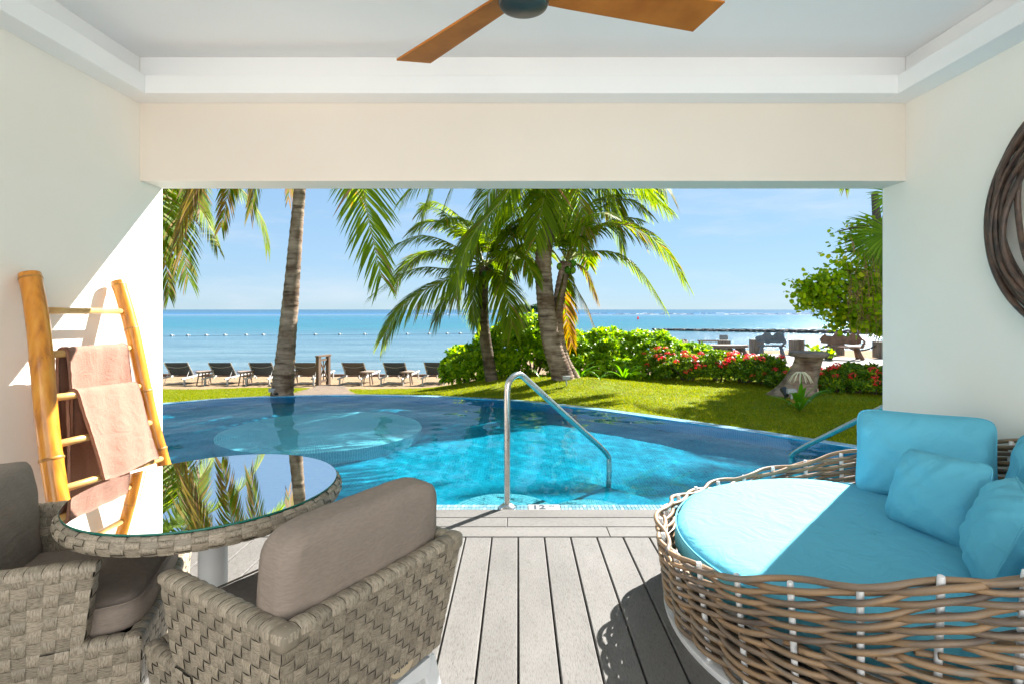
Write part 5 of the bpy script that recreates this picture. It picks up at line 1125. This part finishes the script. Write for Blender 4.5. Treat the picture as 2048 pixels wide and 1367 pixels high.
# ------------------------------------------------------------------ wicker armchairs
def make_chair():
    root = thing('wicker_armchair', '', 'armchair', (0, 0, 0), group='grey wicker armchairs at the round table')
    W2, D, T, ZR, ZB_ = .322, .53, .045, .63, .27; bi, si, fi = .07, .03, .05
    bk = MB()
    # back panel corners (outer), top wide, bottom inset
    def outer(x, y, z):
        k = (ZR - z) / (ZR - ZB_); return Vector((x * (1 - si * k / W2), y + (bi * k if y < .1 else -fi * k), z))
    A = outer(-W2, 0, ZB_); B = outer(W2, 0, ZB_); C = outer(W2, 0, ZR); Dd = outer(-W2, 0, ZR)
    mb = MB(); quad_weave(mb, A, B, C, Dd, backing=bk); i_ = Vector((0, T, 0)); quad_weave(mb, B + i_ - Vector((T, 0, 0)), A + i_ + Vector((T, 0, 0)), Dd + i_ + Vector((T, 0, 0)), C + i_ - Vector((T, 0, 0)), backing=bk); mb.build('back_panel', wicker, root, local=True, smooth=True, sharp=50)
    for sx in (-1, 1):
        mb = MB(); a = outer(sx * W2, 0, ZB_); b = outer(sx * W2, D, ZB_); c = outer(sx * W2, D, ZR); d = outer(sx * W2, 0, ZR); ii = Vector((-sx * T, 0, 0))
        if sx > 0: quad_weave(mb, a, b, c, d, backing=bk); quad_weave(mb, b + ii, a + ii, d + ii, c + ii, backing=bk); quad_weave(mb, b, b + ii, c + ii, c, cell=.03, backing=bk)
        else: quad_weave(mb, b, a, d, c, backing=bk); quad_weave(mb, a + ii, b + ii, c + ii, d + ii, backing=bk); quad_weave(mb, b + ii, b, c, c + ii, cell=.03, backing=bk)
        rim_bands(mb, Vector((sx * (W2 - T / 2), -.0, ZR)), Vector((sx * (W2 - T / 2), D + .005, ZR)), T, .010)
        mb.build('arm_panel', wicker, root, local=True, smooth=True, sharp=50)
    mb = MB(); rim_bands(mb, (-W2 + .004, T / 2, ZR), (W2 - .004, T / 2, ZR), T, .010)
    for sx in (-1, 1):
        v_, f_ = rounded_cushion(T + .011, T + .011, .052, bulge=0, nx=4, ny=4, nz=4, power=4); mb.add([Vector(p) + Vector((sx * (W2 - T / 2), T / 2, ZR - .013)) for p in v_], f_)
    mb.build('top_rim', wicker, root, local=True, smooth=True, sharp=50)
    # seat frame
    x0, x1, y0, y1, z0, z1 = -W2 + si - .0, W2 - si + .0, .08, .63, .25, .40; mb = MB()
    fx = .04
    quad_weave(mb, (x1 + fx * 0, y1, z0 - .02), (x0, y1, z0 - .02), (x0 - .02, y1 + .01, z1), (x1 + .02, y1 + .01, z1), backing=bk)
    quad_weave(mb, (x1 - .002, D - fi - .10, z0 - .02), (x1 - .002, y1, z0 - .02), (x1 + .018, y1 + .01, z1), (x1 + .018, D - .13, z1), backing=bk); quad_weave(mb, (x0 + .002, y1, z0 - .02), (x0 + .002, D - fi - .10, z0 - .02), (x0 - .018, D - .13, z1), (x0 - .018, y1 + .01, z1), backing=bk)
    rim_bands(mb, (x1 + .02, y1 - .01, z1), (x0 - .02, y1 - .01, z1), .035, .012)
    for sx in (-1, 1): rim_bands(mb, (sx * (x1 + .0), D - .06, z1), (sx * (x1 + .0), y1 + .005, z1), .035, .012)
    mb.build('seat_frame', wicker, root, local=True, smooth=True, sharp=50)
    bk.box((0, .34, .30), (x1 - x0 - .02, .50, .09)); bk.build('inner_shell', wicker_dark, root, local=True)
    # cushions
    v, f = rounded_cushion(.545, .56, .11, bulge=.016, wr=.0015, seed=2, power=7); mb = MB(); rot = Matrix.Rotation(R(1.5), 3, 'X'); mb.add([rot @ Vector(p) + Vector((0, .345, .435)) for p in v], f); sc_ = mb.build('seat_cushion', taupe, root, local=True, smooth=True)
    mb = MB(); e = .47; 
    v, f = rounded_cushion(.565, .40, .128, bulge=.014, wr=.0025, seed=5, power=6.5); mb = MB(); rot = Matrix.Rotation(R(90 - 10 + 14), 3, 'X'); mb.add([rot @ Vector(p) + Vector((0, .118, .625)) for p in v], f); bc = mb.build('back_cushion', taupe, root, local=True, smooth=True)
    for q, (bs, wd_, dp_, zz_, rt_, ct_) in enumerate(((sc_, .545, .56, .055 * .8, Matrix.Rotation(R(1.5), 3, 'X'), Vector((0, .345, .435))),)):
        P_ = []
        for i in range(72):
            a = 2 * PI * i / 72; c_, s_2 = math.cos(a), math.sin(a); e_ = .22; P_.append(rt_ @ Vector((math.copysign(abs(c_) ** e_, c_) * wd_ / 2 * .985, math.copysign(abs(s_2) ** e_, s_2) * dp_ / 2 * .985, zz_)) + ct_)
        mb = MB(); mb.tube(P_, .0032, 5, closed=True); mb.build('piping', taupe, bs, local=True, smooth=True)
    # legs and apron
    for sx in (-1, 1):
        for (yy_, s) in ((.12, -1), (.58, 1)):
            mb = MB(); tx, ty = sx * (W2 - .065), yy_; bx, by = sx * (W2 - .02), yy_ + s * .06; tw, bw_ = .036, .016; vs = []
            for (cx_, cy_, z, q) in ((bx, by, 0, bw_), (tx, ty, .24, tw)): vs += [(cx_ - q, cy_ - q, z), (cx_ + q, cy_ - q, z), (cx_ + q, cy_ + q, z), (cx_ - q, cy_ + q, z)]
            mb.add(vs, [(0, 3, 2, 1), (4, 5, 6, 7), (0, 1, 5, 4), (1, 2, 6, 5), (2, 3, 7, 6), (3, 0, 4, 7)]); o = mb.build('leg', white_metal, root, local=True); bv = o.modifiers.new('b', 'BEVEL'); bv.width = .008; bv.segments = 2
    mb = MB()
    mb.box((0, .085, .232), (.50, .03, .05)); mb.box((0, .60, .215), (.50, .03, .04))
    for sx in (-1, 1): mb.box((sx * .262, .34, .232), (.03, .50, .05))
    mb.build('apron', white_metal, root, local=True)
    mb = MB(); mb.lathe([(0, .003), (.045, .003), (.045, 0)], (0, 0, 0), 24, sy=.55); me = mb.mesh('care_tag', cream_tag); o = link('care_tag', me, root); o.location = (.115, bi - .006, ZB_ + .035); o.rotation_euler = (R(90 - 11), 0, 0)
    text_mesh('skyline', .022, 'lettering', number_grey, o, (0, 0, 0))
    for c_ in [c for c in bpy.data.objects if c.parent == o]: c_.location = (-.036, -.004, .0032)
    return root
ch = make_chair(); ch.location = (-.347, 1.447, 0); ch.rotation_euler.z = R(58.5); ch['label'] = 'grey wicker armchair seen from behind with its back to the boards'
ch2 = dup(ch, (-1.797, 1.63, 0), R(-70), 'grey wicker armchair tucked between the wall and the round table')

# ------------------------------------------------------------------ round table
def table():
    c = Vector((-1.061, 1.87, 0)); root = thing('round_table', 'round glass topped wicker table on a white column', 'table', c); ZT_ = .74; Rg = .409
    mb = MB(); mb.lathe([(0, ZT_), (Rg - .002, ZT_)], c, 96); mb.lathe([(Rg - .002, ZT_ - .006), (0, ZT_ - .006)], c, 96); mb.build('glass_top', table_glass, root)
    mb = MB(); mb.lathe([(Rg - .002, ZT_), (Rg, ZT_ - .001), (Rg, ZT_ - .006), (Rg - .002, ZT_ - .0065)], c, 96); mb.build('glass_edge', glass_edge, root, smooth=True)
    mb = MB(); nu, nv = 64, 4; Rr = .4175; hh = .052
    def S(u, v):
        a = 2 * PI * (u + v * .0) / nu; th = R(78 - 156 * v / nv); z = ZT_ - .009 - hh / 2 + math.sin(th) * hh / 2 * 1.0; r_ = Rr - .016 + math.cos(th) * .022; n = Vector((math.cos(a) * math.cos(th), math.sin(a) * math.cos(th), math.sin(th))); return Vector((c.x + r_ * math.cos(a), c.y + r_ * math.sin(a), z)), n
    weave(mb, S, nu, nv, .04, .02, h=.004); mb.build('rim', wicker, root, smooth=True, sharp=50)
    mb = MB(); mb.lathe([(Rr - .025, ZT_ - .0085), (Rr - .006, ZT_ - .014), (Rr + .002, ZT_ - .035), (Rr - .01, ZT_ - .06), (Rr - .04, ZT_ - .062)], c, 64); mb.lathe([(Rr - .02, ZT_ - .058), (0, ZT_ - .05)], c, 64); mb.build('inner_shell', wicker_dark, root)
    mb = MB(); cell = .034; m = 24
    def S2(u, v): return Vector((c.x + (u - m / 2) * cell, c.y + (v - m / 2) * cell, ZT_ - .0125)), Vector((0, 0, 1))
    weave(mb, S2, m, m, cell, cell, h=.0022, mask=lambda i, j: math.hypot(i + .5 - m / 2, j + .5 - m / 2) * cell < .385); o = mb.build('woven_top', wicker, root, smooth=True, sharp=50)
    mb = MB(); mb.lathe([(.046, 0.02), (.046, ZT_ - .055)], c, 32); mb.build('column', white_metal, root, smooth=True)
    mb = MB(); mb.lathe([(0, .022), (.20, .020), (.22, .012), (.22, 0)], c, 40); mb.build('base', white_metal, root, smooth=True, sharp=40)
table()

# ------------------------------------------------------------------ bamboo ladder and towels
LT0, LT1 = Vector((-2.33, 2.558, 1.52)), Vector((-1.87, 2.278, .0)); RT0, RT1 = Vector((-2.325, 3.115, 1.515)), Vector((-1.865, 3.03, .0))
def ladder():
    root = thing('bamboo_ladder', 'golden bamboo ladder leaning on the wall and holding two towels', 'ladder', (-1.87, 2.65, 0))
    for A, B, ns, r0 in ((LT0, LT1, (.02, .27, .555, .82), .043), (RT0, RT1, (.02, .19, .42, .64, .86), .036)):
        mb = MB(); P = []; rr_ = []; m = 60
        for i in range(m + 1):
            t = i / m; p = A.lerp(B, t); p.x += .010 * math.sin(t * 7); p.y += .008 * math.sin(t * 9 + 1); r_ = r0 * (1 + .04 * math.sin(t * 8))
            d = min(abs(t - n) for n in ns); r_ *= 1 + .07 * math.exp(-(d / .008) ** 2); P.append(p); rr_.append(r_)
        mb.tube(P, rr_, 18); rl = mb.build('rail', bamboo, root, smooth=True, sharp=50)
        for nn in ns:
            i = int(round(nn * m)); t_ = (P[i + 1] - P[i - 1]).normalized() if 0 < i < m else (P[1] - P[0]).normalized(); mb = MB(); rk = r0 * 1.085
            mb.tube([P[i] - t_ * .007, P[i] - t_ * .003, P[i] + t_ * .002, P[i] + t_ * .006], [rk * .965, rk, rk * 1.0, rk * .96], 18, cap=False); mb.build('node_ring', bamboo_node, rl, smooth=True)
    for tl, tr in ((.115, .1165), (.2505, .253), (.379, .395), (.512, .531), (.6376, .665), (.765, .79), (.89, .92)):
        a = LT0.lerp(LT1, tl); b = RT0.lerp(RT1, tr); mb = MB(); mb.tube([a, a.lerp(b, .3), a.lerp(b, .5), a.lerp(b, .52), a.lerp(b, .54), b], [.0175, .017, .0165, .019, .0165, .016], 12); mb.build('rung', rung_mat, root, smooth=True)
    for B in (LT1, RT1):
        mb = MB(); mb.lathe([(0, 0), (.046, 0), (.048, .02), (.044, .03)], (B.x, B.y, 0), 20); mb.build('foot', copper, root)
ladder()
def towel(label, tl, tr, f0, f1, front_len, back_len, seed, lean=1.0):
    a = LT0.lerp(LT1, tl); b = RT0.lerp(RT1, tr); A = a.lerp(b, f0); B = a.lerp(b, f1); ax = (B - A).normalized(); nx = 30
    lean_d = Vector((.46, -.05, -1.52)).normalized(); down = Vector((0, 0, -1)); outv = Vector((1, 0, .3)).normalized()
    prof = []          # (offset vector) along the cloth, front bottom -> over -> back bottom
    nf = 22; th = .011
    for i in range(nf): s = front_len * (1 - i / nf); prof.append((lean_d * s * lean + down * s * (1 - lean) + outv * (.026 + .012 * min(1, s * 4)), s))
    for q in range(1, 8): an = R(20 + 160 * (q - 1) / 6); prof.append((Vector((math.cos(an) * .026, 0, math.sin(an) * .026)), 0))
    for i in range(1, nf): s = back_len * i / nf; prof.append((down * s + Vector((-.028 + .012 * s, 0, 0)), -s))
    mb = MB(); vs = []; m = len(prof)
    nrm = []
    for k in range(m):
        t = (prof[min(k + 1, m - 1)][0] - prof[max(k - 1, 0)][0]); n = t.cross(ax).normalized(); nrm.append(n)
    for layer in (0, 1):
        for k in range(m):
            for i in range(nx + 1):
                u = i / nx; s = prof[k][1]; P = A.lerp(B, u - (.05 * abs(s) * (u - .5))) + prof[k][0]; wv = .010 * min(1, abs(s) * 4) * math.sin(u * 6 + seed + s * 2) + .004 * math.sin(u * 17 + s * 11 + seed)
                P += Vector((wv, 0, .012 * math.sin(u * 5 + seed) * (abs(s) > .9 * front_len))) + nrm[k] * (th * (.5 if layer else -.5) * (1.0 + .5 * (min(u, 1 - u) < .05)))
                P += Vector((RS.normal(0, .0007), RS.normal(0, .0007), RS.normal(0, .0007))); vs.append(P)
    o = m * (nx + 1); fs = []
    for k in range(m - 1):
        for i in range(nx): q = (k * (nx + 1) + i, k * (nx + 1) + i + 1, (k + 1) * (nx + 1) + i + 1, (k + 1) * (nx + 1) + i); fs += [q, tuple(v + o for v in q[::-1])]
        for i in (0, nx): q = (k * (nx + 1) + i, (k + 1) * (nx + 1) + i, o + (k + 1) * (nx + 1) + i, o + k * (nx + 1) + i); fs.append(q if i else q[::-1])
    for i in range(nx):
        for k in (0, m - 1): q = (k * (nx + 1) + i, k * (nx + 1) + i + 1, o + k * (nx + 1) + i + 1, o + k * (nx + 1) + i); fs.append(q)
    mb.add(vs, fs); ob = mb.build('towel', terrycloth, smooth=True); tag(ob, label, 'towel', 'dusty pink towels on the bamboo ladder')
towel('dusty pink towel hung over the upper rung of the bamboo ladder', .2505, .253, .20, .86, .46, .78, 1, lean=.0)
towel('dusty pink towel draped in front over the lower rung of the ladder', .379, .395, .24, .86, .43, .62, 4, lean=1.0)

# ------------------------------------------------------------------ round daybed
BC = Vector((1.52, 2.30, 0))
def rim_z(az):
    d = abs((az - 147 + 180) % 360 - 180); return interp(d, [(0, .355), (40, .36), (65, .445), (88, .545), (100, .62), (130, .72), (180, .78)])
def daybed():
    root = thing('round_daybed', 'round woven rattan daybed with a turquoise mattress against the wall', 'daybed', BC)
    def rad(z): return .835 + .065 * min(1, z / .5)
    for i in range(30):
        az = 186.5 + i * 12; a = R(az); zt = rim_z(az % 360) + .004; r0, r1 = rad(0.03), rad(zt) ; mb = MB(); A = BC + Vector((r0 * math.cos(a), r0 * math.sin(a), .03)); B = BC + Vector((r1 * math.cos(a), r1 * math.sin(a), zt)); mb.tube([A, A.lerp(B, .98), B], [.0105, .0105, .009], 10); mb.build('stake', white_metal, root, smooth=True, sharp=50)
    pit, zb, nt_ = .0188, .048, 11
    def cane(k, zf, a0, a1, closed):
        rnd = random.Random(k * 7 + 1); P, Rd = [], []; ph = rnd.uniform(0, 6); r_c = rnd.uniform(.0094, .0106); m = int((a1 - a0) / 1.5)
        for i in range(m if closed else m + 1):
            az = a0 + (a1 - a0) * i / m; a = R(az); s = 15 * R(az - 186.5) + k * PI; z = zf(az) + .0035 * math.sin(a * 5 + ph) + .0025 * math.sin(s + ph)
            q = math.cos(s); off = .0205 * math.copysign(abs(q) ** .75, q); r_ = rad(z) + off; P.append(BC + Vector((r_ * math.cos(a), r_ * math.sin(a), z))); Rd.append(r_c)
        mb = MB(); mb.tube(P, Rd, 8, closed=closed, uvlen=True); mb.build('cane', rattan, root, smooth=True)
    for j in range(nt_): cane(j, lambda az, j=j: rim_z(az % 360) - .004 - pit * j - (.012 * math.sin(R(az * 7.5 + 10)) if j == 0 else 0), 186.5, 546.5, True)
    for i in range(30):
        zf = zb + pit * i; ok = lambda az: zf < rim_z(az % 360) - .004 - pit * (nt_ - .4)
        if ok(147): cane(100 + i, lambda az: zf, 186.5, 546.5, True)
        elif ok(-33):
            d = 0
            while d < 178 and ok(-33 + d + 1) : d += 1
            cane(100 + i, lambda az: zf, -33 - d, -33 + d, False)
    mb = MB(); mb.lathe([(.76, .0), (.862, .0), (.866, .01), (.866, .028), (.76, .03)], BC, 90); mb.build('base_ring', white_metal, root, smooth=True, sharp=40)
    mb = MB(); mb.lathe([(0, .215), (.79, .215), (.79, .235), (0, .235)], BC, 60); mb.build('platform', white_metal, root, smooth=True, sharp=40)
    # mattress
    mb = MB(); n = 96; prof = [(.0, .395), (.30, .397), (.55, .396), (.70, .393), (.765, .388), (.795, .375), (.81, .352), (.815, .32), (.812, .28), (.80, .25), (.77, .237), (0, .237)]; vs = []
    for r_, z in prof:
        for k in range(n):
            a = 2 * PI * k / n; wob = .003 * math.sin(a * 37) * (r_ > .7) + .002 * math.sin(a * 13 + 1) * (r_ > .6); zz = z + .0022 * math.sin(r_ * 21 + a * 3) * math.sin(a * 5) * (z > .3)
            vs.append((BC.x + (r_ + wob) * math.cos(a), BC.y + (r_ + wob) * math.sin(a), zz))
    mb.add(vs, [(i * n + k, (i + 1) * n + k, (i + 1) * n + (k + 1) % n, i * n + (k + 1) % n) for i in range(len(prof) - 1) for k in range(n)]); mt = mb.build('mattress', turq, root, smooth=True)
    mb = MB(); mb.tube([BC + Vector((.812 * math.cos(2 * PI * i / 90), .812 * math.sin(2 * PI * i / 90), .365)) for i in range(90)], .004, 5, closed=True); mb.build('piping', turq, mt, smooth=True)
daybed()
def cushion(label, c, w_, h, t, az, tilt, roll=0, seed=0, name='cushion'):
    v, f, seam = pillow(w_, h, t, seed); rot = Matrix.Rotation(R(az + 90), 3, 'Z') @ Matrix.Rotation(R(tilt), 3, 'X') @ Matrix.Rotation(R(roll), 3, 'Y')
    root = thing(name, label, 'cushion', c, group='turquoise cushions on the daybed'); mb = MB(); mb.add([rot @ p for p in v], f); o = mb.build('cover', turq, root, local=True, smooth=True)
    mb = MB(); mb.tube([rot @ p for p in seam], .004, 5, closed=True); mb.build('piping', turq, root, local=True, smooth=True)
cushion('large turquoise cushion propped at the pool end of the daybed', (2.06, 2.74, .60), .60, .46, .20, 226, -16, -2, 1)
cushion('large turquoise cushion propped against the wall beside the end one', (2.27, 2.16, .58), .60, .46, .20, 188, -16, 0, 2)
cushion('small square turquoise pillow leaning on the big end cushion', (1.81, 2.33, .55), .42, .37, .17, 188, -24, -4, 3, 'pillow')
cushion('turquoise pillow standing edge on next to the square pillow', (1.735, 1.93, .555), .40, .36, .18, 145, -20, 3, 4, 'pillow')
cushion('turquoise pillow partly cut off by the picture edge beside the others', (1.82, 1.70, .53), .40, .34, .17, 118, -22, 0, 5, 'pillow')

# ------------------------------------------------------------------ wall wreath
def wreath():
    c = Vector((XR - .05, 2.16, 1.77)); root = thing('wall_wreath', 'big round wreath of dark twisted canes hung on the wall', 'wall decoration', c)
    specs = [(.60, 0, 0, .018), (.585, .01, -.01, .016), (.56, -.015, .015, .018), (.545, .03, .02, .014), (.52, -.03, -.02, .017), (.50, .04, .01, .014), (.47, -.02, .035, .016), (.45, .05, -.03, .013), (.57, -.03, -.03, .013), (.53, .0, .04, .015)]
    for q, (r_, dy, dz, rr_) in enumerate(specs):
        P = []
        for i in range(80):
            a = 2 * PI * i / 80; rad = .965 * r_ * (1 + .025 * math.sin(a * 2 + q) + .012 * math.sin(a * 5 + q * 2)); P.append(c + Vector((.018 * math.sin(a * 3 + q * 1.3) - .004 * (q % 3), dy + rad * math.cos(a), dz + rad * math.sin(a))))
        mb = MB(); mb.tube(P, rr_ * .82, 9, closed=True); mb.build('cane_hoop', twine, root, smooth=True)
wreath()

# ------------------------------------------------------------------ ceiling fan
def ceiling_fan():
    c = Vector((.022, 2.10, 0)); root = thing('ceiling_fan', 'ceiling fan with three flat wooden blades and a dark hub', 'ceiling fan', (c.x, c.y, 2.935))
    mb = MB(); mb.tube([(c.x, c.y, 2.60), (c.x, c.y, 2.94)], .013, 12); mb.build('down_rod', bronze, root, smooth=True)
    mb = MB(); mb.lathe([(0, 2.935), (.065, 2.933), (.06, 2.90), (.02, 2.88)], c, 28); mb.build('canopy', bronze, root, smooth=True)
    mb = MB(); mb.lathe([(0, 2.67), (.07, 2.668), (.095, 2.645), (.099, 2.60), (.099, 2.578), (.096, 2.576), (.096, 2.572), (.099, 2.570), (.099, 2.548), (.092, 2.534), (.07, 2.524), (0, 2.520)], c, 48); mb.build('motor_housing', bronze, root, smooth=True, sharp=35)
    for az in (132, 14, 253):
        a = R(az); d = Vector((math.cos(a), math.sin(a), 0)); s = Vector((-math.sin(a), math.cos(a), 0)); pit = R(-9); sv = s * math.cos(pit) + Vector((0, 0, math.sin(pit))); nn = d.cross(sv); z = 2.60; vs = []
        pts = [(.085, .055), (.20, .062), (.835, .088), (.80 if az != 14 else .76, -.088), (.20, -.062), (.085, -.055)]
        if az == 14: pts = [(.085, .06), (.20, .068), (.80, .095), (.83, -.095), (.20, -.07), (.085, -.06)]
        for h in (-.0045, .0045): vs += [Vector((c.x, c.y, z)) + d * l + sv * w_ + nn * h for l, w_ in pts]
        n = 6; mb = MB(); mb.add(vs, [tuple(range(n)), tuple(range(2 * n - 1, n - 1, -1))] + [(i, n + i, n + (i + 1) % n, (i + 1) % n) for i in range(n)]); mb.build('blade', wood_blade, root)
ceiling_fan()
